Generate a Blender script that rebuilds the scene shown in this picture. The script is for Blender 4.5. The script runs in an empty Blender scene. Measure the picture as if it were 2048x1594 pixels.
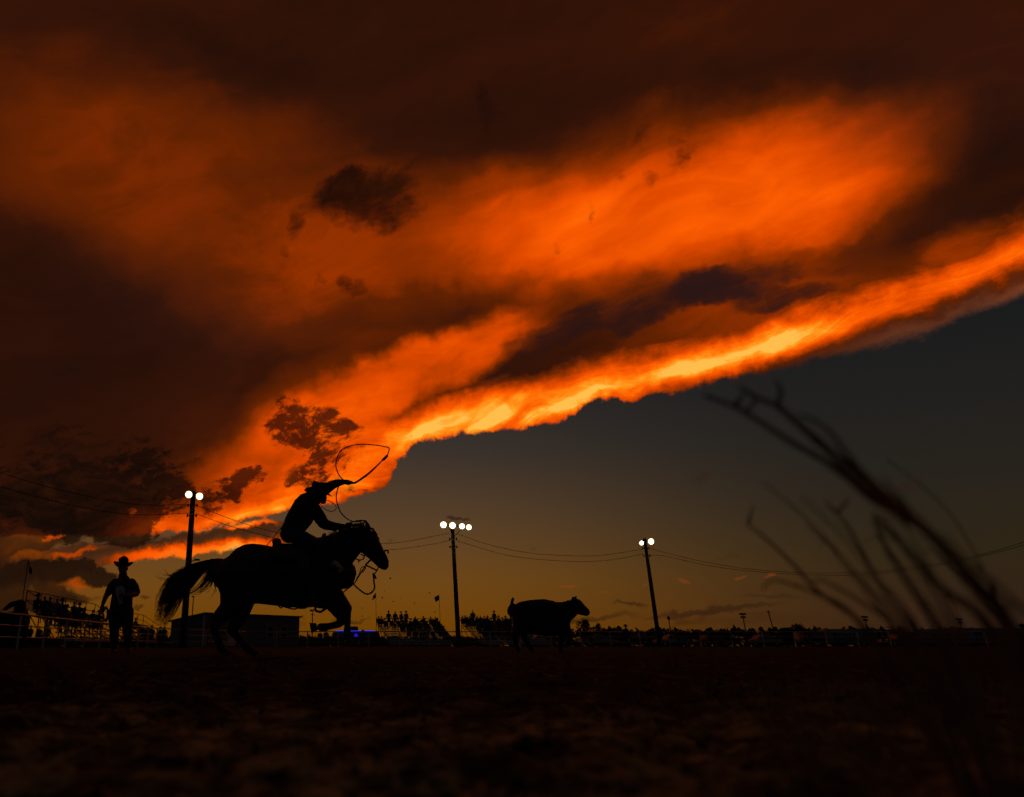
import bpy, bmesh, math, random
from mathutils import Vector, Matrix, Quaternion, noise as mnoise

# ------------------------------------------------------------------ camera
SC = bpy.context.scene
COL = SC.collection
PW, PH = 2048.0, 1594.0          # size of the photograph
F = 1413.0                        # focal length in photograph pixels
PPX, PPY = 680.0, 797.0           # the photograph is a crop: its optical centre sits left of the middle
TH = math.radians(19.3)           # camera tilted up
CAMZ = 0.125                      # lens just above the arena dirt
ST, CT = math.sin(TH), math.cos(TH)

cd = bpy.data.cameras.new('camera')
cam = bpy.data.objects.new('camera', cd)
COL.objects.link(cam)
cam.location = (0, 0, CAMZ)
cam.rotation_euler = (math.pi / 2 + TH, 0, 0)
cd.sensor_fit = 'HORIZONTAL'
cd.sensor_width = 36
cd.lens = F / PW * 36
cd.shift_x = (PW / 2 - PPX) / PW
cd.shift_y = (PPY - PH / 2) / PW
cd.clip_start = 0.02
cd.clip_end = 6000
cd.dof.use_dof = True
cd.dof.focus_distance = 11.5
cd.dof.aperture_fstop = 2.6
SC.camera = cam

def ray(px, py):
    cx, cy = (px - PPX) / F, (PPY - py) / F
    return Vector((cx, CT - ST * cy, ST + CT * cy))

def at(px, py, D):
    """point seen at photograph pixel px, py and standing D metres in front of the camera"""
    d = ray(px, py)
    return Vector((0, 0, CAMZ)) + d * (D / d.y)

def px_at(D, z=0.0):
    """photograph pixels per metre at distance D and height z"""
    return F / (D * CT + (z - CAMZ) * ST)

def srgb(r, g, b):
    def f(c):
        c /= 255.0
        return c / 12.92 if c <= 0.04045 else ((c + 0.055) / 1.055) ** 2.4
    return (f(r), f(g), f(b), 1.0)

# ------------------------------------------------------------------ view
SC.view_settings.view_transform = 'Standard'
SC.view_settings.look = 'None'
SC.view_settings.exposure = 0.0
SC.view_settings.gamma = 1.0
SC.view_settings.use_curve_mapping = False
SC.cycles.max_bounces = 4
SC.cycles.diffuse_bounces = 2
SC.cycles.glossy_bounces = 2
SC.cycles.transparent_max_bounces = 8
SC.cycles.use_denoising = True
SC.cycles.use_adaptive_sampling = True
SC.cycles.adaptive_threshold = 0.04
SC.cycles.adaptive_min_samples = 8
SC.cycles.sample_clamp_indirect = 2.0

# ------------------------------------------------------------------ sky after sunset
SUN_AZ = math.radians(-16.0)      # the sun went down behind the left of the arena
SUN_EL = math.radians(-1.5)
world = bpy.data.worlds.new('World')
SC.world = world
world.use_nodes = True
NT = world.node_tree
NT.nodes.clear()
world.cycles.sampling_method = 'MANUAL'
world.cycles.sample_map_resolution = 512

def nd(tree, typ, **kw):
    n = tree.nodes.new(typ)
    for k, v in kw.items():
        setattr(n, k, v)
    return n

def put(tree, sock, v):
    if isinstance(v, bpy.types.NodeSocket):
        tree.links.new(v, sock)
    elif v is not None:
        sock.default_value = v

def mt(op, a, b=None, c=None, clamp=False, tree=None):
    tree = tree or NT
    n = nd(tree, 'ShaderNodeMath', operation=op, use_clamp=clamp)
    for s, v in zip(n.inputs, (a, b, c)):
        put(tree, s, v)
    return n.outputs[0]

def smooth(v, lo, hi, tlo=0.0, thi=1.0, tree=None):
    tree = tree or NT
    n = nd(tree, 'ShaderNodeMapRange', interpolation_type='SMOOTHSTEP')
    for i, x in enumerate((v, lo, hi, tlo, thi)):
        put(tree, n.inputs[i], x)
    return n.outputs[0]

def lin(v, lo, hi, tlo=0.0, thi=1.0, tree=None):
    tree = tree or NT
    n = nd(tree, 'ShaderNodeMapRange', interpolation_type='LINEAR', clamp=True)
    for i, x in enumerate((v, lo, hi, tlo, thi)):
        put(tree, n.inputs[i], x)
    return n.outputs[0]

def noise(vec, scale, detail=5.0, rough=0.55, dist=0.0, color=False, tree=None):
    tree = tree or NT
    n = nd(tree, 'ShaderNodeTexNoise', noise_dimensions='2D')
    put(tree, n.inputs['Vector'], vec)
    n.inputs['Scale'].default_value = scale
    n.inputs['Detail'].default_value = detail
    n.inputs['Roughness'].default_value = rough
    n.inputs['Distortion'].default_value = dist
    return n.outputs['Color'] if color else n.outputs['Fac']

def vmath(op, a, b=None, scale=None, tree=None):
    tree = tree or NT
    n = nd(tree, 'ShaderNodeVectorMath', operation=op)
    put(tree, n.inputs[0], a)
    if b is not None:
        put(tree, n.inputs[1], b)
    if scale is not None:
        put(tree, n.inputs['Scale'], scale)
    return n.outputs[0] if op != 'DOT_PRODUCT' else n.outputs['Value']

def mapping(vec, loc=(0, 0, 0), rot=0.0, scale=(1, 1, 1), typ='TEXTURE'):
    n = nd(NT, 'ShaderNodeMapping', vector_type=typ)
    put(NT, n.inputs['Vector'], vec)
    n.inputs['Location'].default_value = loc
    n.inputs['Rotation'].default_value = (0, 0, rot)
    n.inputs['Scale'].default_value = scale
    return n.outputs[0]

def mix(f, a, b, blend='MIX', tree=None):
    tree = tree or NT
    n = nd(tree, 'ShaderNodeMix', data_type='RGBA', blend_type=blend)
    put(tree, n.inputs[0], f)
    put(tree, n.inputs[6], a)
    put(tree, n.inputs[7], b)
    return n.outputs[2]

def ramp(v, stops, tree=None):
    tree = tree or NT
    n = nd(tree, 'ShaderNodeValToRGB')
    put(tree, n.inputs[0], v)
    e = n.color_ramp.elements
    while len(e) < len(stops):
        e.new(0.5)
    for el, (p, c) in zip(e, stops):
        el.position = p
        el.color = c
    return n.outputs[0]

# every direction of the sky has a pair of sky-map coordinates (stereographic about due north, no seam in view)
def uv_of(px, py):
    d = ray(px, py).normalized()
    return (2 * d.x / (1 + d.y), 2 * d.z / (1 + d.y))

tc = nd(NT, 'ShaderNodeTexCoord')
sep = nd(NT, 'ShaderNodeSeparateXYZ')
NT.links.new(tc.outputs['Generated'], sep.inputs[0])
DX, DY, DZ = sep.outputs
den = mt('MAXIMUM', mt('ADD', DY, 1.0), 0.05)
SU = mt('DIVIDE', mt('MULTIPLY', DX, 2.0), den)
SV = mt('DIVIDE', mt('MULTIPLY', DZ, 2.0), den)
cmb = nd(NT, 'ShaderNodeCombineXYZ')
NT.links.new(SU, cmb.inputs[0]); NT.links.new(SV, cmb.inputs[1]); cmb.inputs[2].default_value = 1.0
P0 = cmb.outputs[0]

def centred(col, amp):
    return vmath('MULTIPLY', vmath('SUBTRACT', col, (0.5, 0.5, 0.5)), (amp, amp, 0.0))

W_big = centred(noise(P0, 2.6, 3, 0.5, color=True), 0.09)
W_mid = centred(noise(P0, 9.0, 4, 0.6, color=True), 0.055)
W_fin = centred(noise(P0, 30.0, 5, 0.65, color=True), 0.022)
P1 = vmath('ADD', vmath('ADD', P0, W_big), W_mid)             # soft broad shapes
P2 = vmath('ADD', vmath('ADD', P0, W_mid), W_fin)             # ragged small clouds
P2b = vmath('ADD', P0, W_fin)
sp2 = nd(NT, 'ShaderNodeSeparateXYZ')
NT.links.new(P2b, sp2.inputs[0])

BAND = math.atan2(uv_of(2048, 560)[1] - uv_of(700, 960)[1], uv_of(2048, 560)[0] - uv_of(700, 960)[0])
Pb = mapping(P0, rot=BAND, scale=(3.2, 1, 1))                 # stretched along the cloud deck's edge
streak = noise(vmath('ADD', Pb, centred(noise(P0, 6.0, 3, 0.55, color=True), 0.10)), 7.0, 7, 0.58)
puff = noise(vmath('ADD', mapping(P0, rot=BAND, scale=(2.7, 1, 1)), W_mid), 20.0, 8, 0.62, 0.3)
wisp = noise(vmath('ADD', mapping(P0, rot=BAND + .06, scale=(5.0, 1, 1)), centred(noise(P0, 4.0, 2, 0.5, color=True), 0.12)), 16.0, 6, 0.6)
soft = noise(vmath('ADD', mapping(P0, rot=BAND + 0.25, scale=(2.4, 1, 1)), W_big), 3.2, 5, 0.5)

def blob(vec, px, py, rx, ry, ang, soft_edge=True):
    """soft elliptical region of the sky map, centre and radii given in photograph pixels"""
    c = uv_of(px, py)
    a = math.radians(ang)
    e1 = uv_of(px + 20 * math.cos(a), py - 20 * math.sin(a))
    e2 = uv_of(px - 20 * math.sin(a), py - 20 * math.cos(a))
    v1 = (e1[0] - c[0], e1[1] - c[1]); v2 = (e2[0] - c[0], e2[1] - c[1])
    s1 = math.hypot(*v1) / 20; s2 = math.hypot(*v2) / 20
    t = math.atan2(v1[1], v1[0])
    k1, k2 = 1 / (rx * s1 * .72), 1 / (ry * s2 * .72)
    ca, sa = math.cos(t), math.sin(t)
    a_ = vmath('DOT_PRODUCT', vec, (ca * k1, sa * k1, -(ca * c[0] + sa * c[1]) * k1))
    b_ = vmath('DOT_PRODUCT', vec, (-sa * k2, ca * k2, (sa * c[0] - ca * c[1]) * k2))
    r2 = mt('MULTIPLY_ADD', a_, a_, mt('MULTIPLY', b_, b_))
    return smooth(r2, 1.0, 0.0) if soft_edge else mt('SUBTRACT', 1.0, r2, clamp=True)

def blobs(vec, base, lst, soft_edge=True):
    acc = base
    for (px, py, rx, ry, ang, amp) in lst:
        acc = mt('MULTIPLY_ADD', blob(vec, px, py, rx, ry, ang, soft_edge), amp, acc)
    return acc

UL, UH, VL, VH = -1.3, 1.7, -0.1, 1.5
def curve(u, pts):
    """sky-map height of a line drawn across the sky through the given photograph pixels"""
    n = nd(NT, 'ShaderNodeFloatCurve')
    x = lin(u, UL, UH)
    NT.links.new(x, n.inputs['Value'])
    cp = sorted((uv_of(*p) for p in pts), key=lambda q: q[0])
    (u0, v0), (u1, v1) = cp[0], cp[1]
    cp.insert(0, (UL, max(VL + .02, v0 + (UL - u0) * (v1 - v0) / (u1 - u0) * .6)))
    (u0, v0), (u1, v1) = cp[-2], cp[-1]
    cp.append((UH, min(VH - .02, v1 + (UH - u1) * (v1 - v0) / (u1 - u0))))
    c = n.mapping.curves[0]
    q = [((a - UL) / (UH - UL), (b - VL) / (VH - VL)) for a, b in cp]
    c.points[0].location = q[0]
    c.points[1].location = q[-1]
    for s in q[1:-1]:
        c.points.new(*s)
    for p in c.points:
        p.handle_type = 'AUTO_CLAMPED'
    n.mapping.update()
    return lin(n.outputs[0], 0, 1, VL, VH)

PXV = 1 / 1500.0      # about one photograph pixel in sky-map units

# ---- clear evening air
e_ = SV
clear = ramp(lin(e_, -0.02, 0.62), [
    (0.00, srgb(86, 46, 4)), (0.07, srgb(110, 64, 4)), (0.16, srgb(108, 68, 20)), (0.28, srgb(88, 62, 36)),
    (0.44, srgb(58, 48, 41)), (0.62, srgb(35, 33, 33)), (1.0, srgb(18, 20, 23))])
clear_r = ramp(lin(e_, -0.02, 0.62), [
    (0.00, srgb(42, 26, 18)), (0.10, srgb(50, 34, 22)), (0.20, srgb(45, 35, 20)), (0.34, srgb(37, 32, 25)),
    (0.5, srgb(31, 29, 27)), (0.68, srgb(23, 24, 25)), (1.0, srgb(17, 19, 22))])
side = smooth(mt('MULTIPLY_ADD', SV, 0.35, SU), 0.12, 0.78)
air = mix(side, clear, clear_r)
nish = nd(NT, 'ShaderNodeTexSky', sky_type='NISHITA', sun_disc=False)
nish.sun_elevation = SUN_EL
nish.sun_rotation = SUN_AZ
nish.dust_density = 3.0
air = mix(1.0, air, vmath('SCALE', nish.outputs[0], scale=0.008), 'ADD')
# thin far streaks low over the horizon
lowst = blobs(P2b, 0.0, [
    (1260, 1208, 70, 9, -2, .8), (1150, 1240, 230, 14, 6, .8), (1420, 1222, 260, 16, 5, .85), (1540, 1192, 130, 9, -3, .55),
    (1500, 1240, 300, 22, 2, .4), (1900, 1110, 260, 12, 6, .3), (1640, 1122, 160, 7, 1, .25), (700, 1241, 70, 7, 1, .8), (905, 1034, 26, 9, -8, 1.2), (925, 1036, 30, 7, -4, .8),
    (780, 1085, 24, 6, 20, .4), (290, 1195, 26, 9, 0, .8), (275, 1212, 30, 9, 4, .8), (330, 1212, 30, 6, 0, .4)])
air = mix(mt('MULTIPLY', smooth(lowst, .04, 1.05), 0.7), air, srgb(40, 24, 14))
lit = blobs(P2b, 0.0, [(1140, 1172, 34, 8, 2, 1), (1205, 1185, 26, 4, 2, .6), (1365, 1162, 26, 7, 5, .9), (1475, 1158, 26, 7, 8, .9), (1540, 1152, 34, 8, 4, 1), (1287, 1170, 12, 4, 0, .7)])
air = mix(mt('MULTIPLY', smooth(lit, .2, 1.1), 0.45), air, srgb(140, 62, 22))

# ---- the great cloud deck
P1s = nd(NT, 'ShaderNodeSeparateXYZ'); NT.links.new(P2b, P1s.inputs[0])
lower = curve(P1s.outputs[0], [(90, 1072), (250, 1074), (350, 1066), (420, 1056), (500, 1039), (560, 1030), (600, 1021), (650, 1012), (700, 1002), (745, 984),
    (775, 966), (800, 920), (830, 893), (870, 882), (950, 862), (1010, 858), (1090, 845), (1130, 835), (1160, 816), (1200, 797), (1270, 802), (1340, 784),
    (1400, 775), (1480, 755), (1600, 730), (1700, 708), (1800, 684), (1880, 655), (1950, 627), (2048, 592)])
dl = mt('SUBTRACT', P1s.outputs[1], lower)
dl = mt('ADD', dl, mt('MULTIPLY', mt('SUBTRACT', puff, 0.5), 34 * PXV))
edge_soft = lin(SU, 0.45, 0.85, 6 * PXV, 22 * PXV)
deck_m = smooth(dl, mt('MULTIPLY', edge_soft, -0.5), edge_soft)

rimc = curve(P1s.outputs[0], [(90, 1056), (280, 1062), (420, 1040), (560, 1012), (640, 985), (730, 925), (820, 880), (950, 838), (1080, 816), (1200, 772), (1300, 745),
    (1450, 706), (1600, 662), (1750, 616), (1900, 566), (2048, 500)])
dr = mt('SUBTRACT', P1s.outputs[1], rimc)
pf = mt('SUBTRACT', puff, 0.5)
sk = mt('SUBTRACT', streak, 0.5)
wp = mt('SUBTRACT', wisp, 0.5)
drn = mt('ADD', dr, mt('MULTIPLY', sk, 90 * PXV))
rim_up = smooth(drn, 0.0, 118 * PXV, 1.0, 0.0)
rim_dn = smooth(drn, lin(SU, .1, .75, -170 * PXV, -62 * PXV), 0.0, 0.0, 1.0)
rim = mt('MULTIPLY', rim_up, rim_dn)
rim_core = mt('MULTIPLY', smooth(drn, 0.0, 48 * PXV, 1.0, 0.0), smooth(drn, -45 * PXV, -4 * PXV, 0.0, 1.0))
core_l = mt('MULTIPLY', smooth(dl, 0.0, 16 * PXV), smooth(mt('ADD', dl, mt('MULTIPLY', wp, 40 * PXV)), 18 * PXV, 58 * PXV, 1.0, 0.0))
rim_core = mt('ADD', mt('MULTIPLY', core_l, smooth(SU, .52, .36)), mt('MULTIPLY', rim_core, smooth(SU, .36, .52)))
rim_gain = blobs(P1, 0.83, [(950, 850, 520, 240, 15, .28), (600, 990, 330, 160, 12, .10), (70, 1050, 340, 150, 5, -.62), (1450, 710, 620, 130, 17, .12)])

B = blobs(P1, 0.235, [
    # broad glow
    (1320, 425, 880, 380, 10, .38), (1270, 450, 420, 190, 8, .12), (1620, 350, 520, 250, 22, .14), (830, 500, 640, 300, 14, .17), (840, 732, 440, 105, 23, .48), (1000, 690, 240, 60, 20, .10),
    (430, 400, 860, 430, -28, .16), (660, 800, 330, 130, 22, .16), (600, 930, 400, 190, 20, .36), (1720, 430, 360, 110, 22, .10), (1500, 680, 800, 150, 16, .16),
    (1990, 520, 240, 110, 24, .2), (690, 930, 230, 130, 24, .34),
    # shaded stretches
    (840, 612, 450, 85, 9, -.10), (1180, 585, 260, 60, 10, -.06), (300, 110, 560, 170, -8, -.05), (700, 20, 1100, 240, 0, -.03), (1150, 230, 600, 200, 5, -.04), (1580, 160, 420, 120, 6, -.04), (60, 690, 640, 420, -30, -.07),
    (2040, 330, 300, 300, 40, -.05)])
B = mt('MINIMUM', B, mt('MULTIPLY_ADD', B, 0.4, 0.435))      # the glow saturates
# the darker folds that run along the deck above its bright edge
folds = blobs(P1, 0.0, [(1270, 615, 330, 95, 14, 1.0), (1080, 672, 220, 70, 24, .9), (930, 765, 210, 52, 20, .85), (1450, 588, 240, 80, 10, .65), (1700, 535, 300, 60, 17, .22),
    (1950, 455, 240, 70, 22, .35), (1150, 735, 110, 36, 18, .7), (700, 900, 120, 30, 16, .4), (800, 822, 120, 30, 18, .45), (1010, 598, 300, 60, 8, .75), (1560, 620, 220, 36, 14, .45)])
foldm = smooth(mt('ADD', mt('MULTIPLY', folds, .85), mt('ADD', mt('MULTIPLY', wp, 1.7), mt('MULTIPLY', mt('MULTIPLY_ADD', sk, 1.7, pf), 1.3))), 0.14, 1.45)
foldm = mt('MULTIPLY', foldm, smooth(folds, .0, .4, .12, 1.0))
B = mt('ADD', B, mt('MULTIPLY', sk, mt('MULTIPLY', B, smooth(dr, 110 * PXV, 330 * PXV, .85, .3))))
B = mt('ADD', B, mt('MULTIPLY', mt('ADD', mt('SUBTRACT', soft, 0.5), mt('MULTIPLY', wp, .9)), mt('MULTIPLY', B, 0.42)))
B = mt('ADD', B, mt('MULTIPLY', pf, mt('MULTIPLY', mt('MAXIMUM', rim, .12), 0.42)))
B = mt('MULTIPLY', B, mt('SUBTRACT', 1.0, mt('MULTIPLY', foldm, 0.68)))
B = mt('MAXIMUM', B, mt('MULTIPLY', mt('MULTIPLY', rim, rim_gain), mt('ADD', 0.84, mt('MULTIPLY', mt('ADD', mt('MULTIPLY', pf, .6), wp), 0.7))))
B = mt('ADD', B, mt('MULTIPLY', mt('MULTIPLY', rim_core, smooth(rim_gain, .62, 1.0)), mt('ADD', .105, mt('MULTIPLY', wp, .5))))
# the thin ragged fringe hanging under the bright edge on the right
fringe = mt('MULTIPLY', smooth(drn, -62 * PXV, -24 * PXV, 1.0, 0.0), smooth(SU, .56, .86))
B = mt('MULTIPLY_ADD', mt('MULTIPLY', fringe, mt('ADD', 0.5, mt('MULTIPLY', pf, 2.0))), 0.22, B)
B = mt('ADD', B, 0.0, clamp=True)
deck = ramp(B, [(0.0, srgb(11, 7, 6)), (0.12, srgb(27, 13, 8)), (0.24, srgb(54, 20, 7)), (0.38, srgb(98, 34, 2)), (0.52, srgb(158, 52, 0)), (0.66, srgb(220, 72, 0)),
    (0.77, srgb(252, 92, 2)), (0.86, srgb(255, 122, 10)), (0.94, srgb(255, 156, 32)), (1.0, srgb(255, 190, 76))])
deck = mix(mt('MULTIPLY', foldm, 0.45), deck, srgb(50, 28, 30))
deck = mix(mt('MULTIPLY', fringe, 0.65), deck, srgb(132, 76, 50))
purple = blobs(P1, 0.0, [(330, 620, 420, 200, -10, .5), (560, 660, 260, 120, 10, .3), (1900, 160, 520, 300, 10, .5)])
deck = mix(mt('MULTIPLY', purple, 0.5), deck, srgb(38, 20, 17))

# ---- a second, lower bank on the left
bank_t = curve(P1s.outputs[0], [(-200, 1100), (60, 1096), (140, 1088), (220, 1082), (330, 1070), (420, 1062), (500, 1046), (545, 1040), (600, 1075), (700, 1150)])
bank_b = curve(P1s.outputs[0], [(-200, 1190), (60, 1172), (140, 1150), (220, 1134), (300, 1122), (400, 1108), (480, 1098), (545, 1088), (600, 1085), (700, 1180)])
db = mt('ADD', mt('SUBTRACT', P1s.outputs[1], bank_b), mt('MULTIPLY', pf, 16 * PXV))
dt_ = mt('ADD', mt('SUBTRACT', bank_t, P1s.outputs[1]), mt('MULTIPLY', pf, 26 * PXV))
bank_m = mt('MULTIPLY', smooth(db, -3 * PXV, 5 * PXV), smooth(dt_, -4 * PXV, 6 * PXV))
bank_m = mt('MULTIPLY', bank_m, smooth(SU, uv_of(640, 1080)[0], uv_of(585, 1080)[0]))
glow_b = mt('MULTIPLY', smooth(mt('ADD', db, mt('MULTIPLY', sk, 20 * PXV)), 12 * PXV, 38 * PXV, 1.0, 0.0), blobs(P2b, 0.1, [(390, 1105, 300, 60, 6, .75), (500, 1095, 120, 30, 8, .25)]))
glow_t = blobs(P2, 0.0, [(500, 1052, 80, 22, 12, .8), (150, 1104, 100, 14, 5, .40), (60, 1090, 160, 30, 0, .2)])
Bb = mt('ADD', mt('ADD', 0.24, mt('MULTIPLY', glow_b, 0.66)), mt('MULTIPLY', glow_t, mt('ADD', .62, mt('MULTIPLY', pf, 1.6))))
bank = ramp(mt('ADD', Bb, mt('MULTIPLY', sk, 0.10)), [(0.0, srgb(22, 12, 7)), (0.2, srgb(58, 32, 18)), (0.3, srgb(78, 42, 20)), (0.42, srgb(120, 48, 6)), (0.58, srgb(205, 66, 0)),
    (0.75, srgb(252, 88, 2)), (0.9, srgb(255, 140, 30)), (1.0, srgb(255, 190, 90))])

# ---- low dark cloud in the left corner
corner = blobs(P2, 0.0, [(40, 1140, 330, 55, -4, 1.0), (160, 1140, 130, 38, -8, .55), (60, 1200, 260, 50, 0, .5), (-120, 1120, 400, 140, 0, 1.2), (30, 1075, 190, 46, 0, .8)])
corner_m = smooth(mt('ADD', corner, mt('MULTIPLY', mt('ADD', pf, sk), .8)), .14, .46)
cg = blobs(P2, 0.12, [(170, 1172, 80, 26, -6, .36), (110, 1105, 180, 20, 6, .26), (60, 1085, 150, 40, 8, .14), (40, 1180, 240, 40, 0, .05), (190, 1190, 50, 9, -8, .2), (30, 1060, 200, 36, 0, .10), (120, 1066, 50, 8, 4, .35)])
cor = ramp(mt('ADD', cg, mt('MULTIPLY', mt('ADD', sk, pf), .14)), [(0.0, srgb(14, 9, 6)), (0.12, srgb(34, 18, 8)), (0.25, srgb(66, 32, 8)), (0.4, srgb(118, 52, 4)), (0.6, srgb(205, 72, 4)), (1.0, srgb(255, 130, 30))])

# ---- ragged dark scud in front of the deck
scud = blobs(P2, 0.0, [
    (575, 850, 90, 80, 30, .80), (650, 862, 125, 95, -24, .66), (640, 935, 125, 60, 12, .62), (600, 960, 60, 22, 8, .5), (700, 985, 90, 18, 6, .35), (690, 840, 60, 30, -30, .4),
    (495, 946, 48, 36, 0, 1.2), (450, 972, 66, 38, 0, .9), (485, 980, 56, 32, -10, .7), (430, 1006, 44, 50, -20, .62), (408, 985, 30, 30, 0, .6),
    (320, 985, 110, 74, 6, 1.2), (210, 1010, 190, 105, -14, 1.25), (200, 1058, 180, 50, -6, 1.6), (110, 985, 260, 90, 0, .9), (30, 1030, 220, 70, 0, .8), (330, 1030, 80, 30, 14, .8),
    (250, 930, 130, 40, 0, .55), (300, 900, 80, 50, 0, .4), (340, 930, 110, 40, 10, .4), (120, 900, 260, 110, 0, .35)], False)
scud_hi = blobs(P2, 0.0, [
    (735, 402, 190, 96, -6, 1.5), (690, 375, 96, 66, 10, .7), (815, 345, 100, 60, 30, .6), (600, 452, 34, 70, -14, .85), (570, 505, 26, 26, 0, .6),
    (690, 566, 26, 40, 10, .8), (716, 578, 30, 40, 0, .75), (652, 568, 24, 26, 0, .65), (612, 560, 18, 18, 0, .4), (960, 225, 44, 110, 10, .6),
    (1180, 428, 12, 40, 4, .55), (1290, 366, 30, 30, 10, .62), (1238, 358, 18, 22, 0, .5), (1370, 300, 44, 90, -24, .75), (1295, 270, 40, 90, -12, .6), (1108, 490, 22, 18, 30, .4), (1450, 395, 10, 7, 0, .5)], False)
dn = noise(vmath('ADD', mapping(P0, rot=BAND, scale=(1.9, 1, 1)), W_mid), 36.0, 7, 0.68, 0.3)
dn2 = noise(mapping(P2b, rot=BAND + .1, scale=(2.3, 1, 1)), 62.0, 6, 0.66, 0.2)
ddn = mt('SUBTRACT', dn, 0.5)
ddl = mt('MULTIPLY_ADD', ddn, 0.9, mt('SUBTRACT', dn2, 0.5))
scud_f = mt('ADD', mt('MULTIPLY', scud, .85), mt('MULTIPLY', ddl, 2.6))
scud_m = mt('MULTIPLY', smooth(scud_f, .06, .72), smooth(scud, .02, .4))
hi_m = mt('MULTIPLY', smooth(mt('ADD', scud_hi, mt('MULTIPLY', ddl, 1.3)), .0, 1.5), smooth(scud_hi, .0, .5))
scud_m = mt('MAXIMUM', scud_m, hi_m)
scud_c = mix(smooth(mt('ADD', ddn, mt('MULTIPLY', pf, .5)), -.12, .35), srgb(17, 10, 6), srgb(52, 23, 8))

out = mix(bank_m, air, bank)
out = mix(mt('MULTIPLY', corner_m, .95), out, cor)
out = mix(deck_m, out, deck)
thin = mix(0.74, mix(1.0, out, (.26, .26, .26, 1), 'MULTIPLY'), scud_c)      # the glow still shows faintly through the scud
out = mix(mt('MULTIPLY', scud_m, 0.95), out, thin)
# away from the afterglow, behind the photographer, the deck goes on in the dusk
back = smooth(DY, -0.55, 0.25)
out = mix(back, srgb(36, 40, 47), out)
bg = nd(NT, 'ShaderNodeBackground')
NT.links.new(out, bg.inputs[0])
bg.inputs[1].default_value = 1.0
wo = nd(NT, 'ShaderNodeOutputWorld')
NT.links.new(bg.outputs[0], wo.inputs[0])

# the last of the sun, level with the horizon behind the arena
sl = bpy.data.lights.new('sun', 'SUN')
sun = bpy.data.objects.new('sun', sl)
COL.objects.link(sun)
sl.energy = 0.03
sl.angle = math.radians(4)
sl.color = (1.0, 0.5, 0.18)
sun.rotation_euler = (math.radians(88.0), 0, math.pi - SUN_AZ)

# ------------------------------------------------------------------ helpers for building things
random.seed(7)
R = random.uniform

def material(name, col, rough=0.8, metal=0.0, var=0.25, scale=30.0, bump=0.0, spec=0.3, tint=None):
    m = bpy.data.materials.new(name)
    m.use_nodes = True
    t = m.node_tree
    b = t.nodes['Principled BSDF']
    b.inputs['Roughness'].default_value = rough
    b.inputs['Metallic'].default_value = metal
    b.inputs['Specular IOR Level'].default_value = spec
    c = nd(t, 'ShaderNodeTexCoord')
    n = nd(t, 'ShaderNodeTexNoise')
    n.inputs['Scale'].default_value = scale
    n.inputs['Detail'].default_value = 5
    t.links.new(c.outputs['Object'], n.inputs['Vector'])
    a = tuple(x * (1 - var) for x in col[:3]) + (1,)
    z = tuple(min(1, x * (1 + var)) for x in (tint or col)[:3]) + (1,)
    t.links.new(ramp(n.outputs['Fac'], [(0.3, a), (0.7, z)], t), b.inputs['Base Color'])
    if bump:
        bn = nd(t, 'ShaderNodeBump')
        bn.inputs['Strength'].default_value = bump
        bn.inputs['Distance'].default_value = 0.01
        t.links.new(n.outputs['Fac'], bn.inputs['Height'])
        t.links.new(bn.outputs[0], b.inputs['Normal'])
    return m

def glowing(name, col, strength):
    m = bpy.data.materials.new(name)
    m.use_nodes = True
    t = m.node_tree
    t.nodes.clear()
    e = nd(t, 'ShaderNodeEmission')
    e.inputs[0].default_value = col + (1,)
    e.inputs[1].default_value = strength
    o = nd(t, 'ShaderNodeOutputMaterial')
    t.links.new(e.outputs[0], o.inputs[0])
    return m

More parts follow.
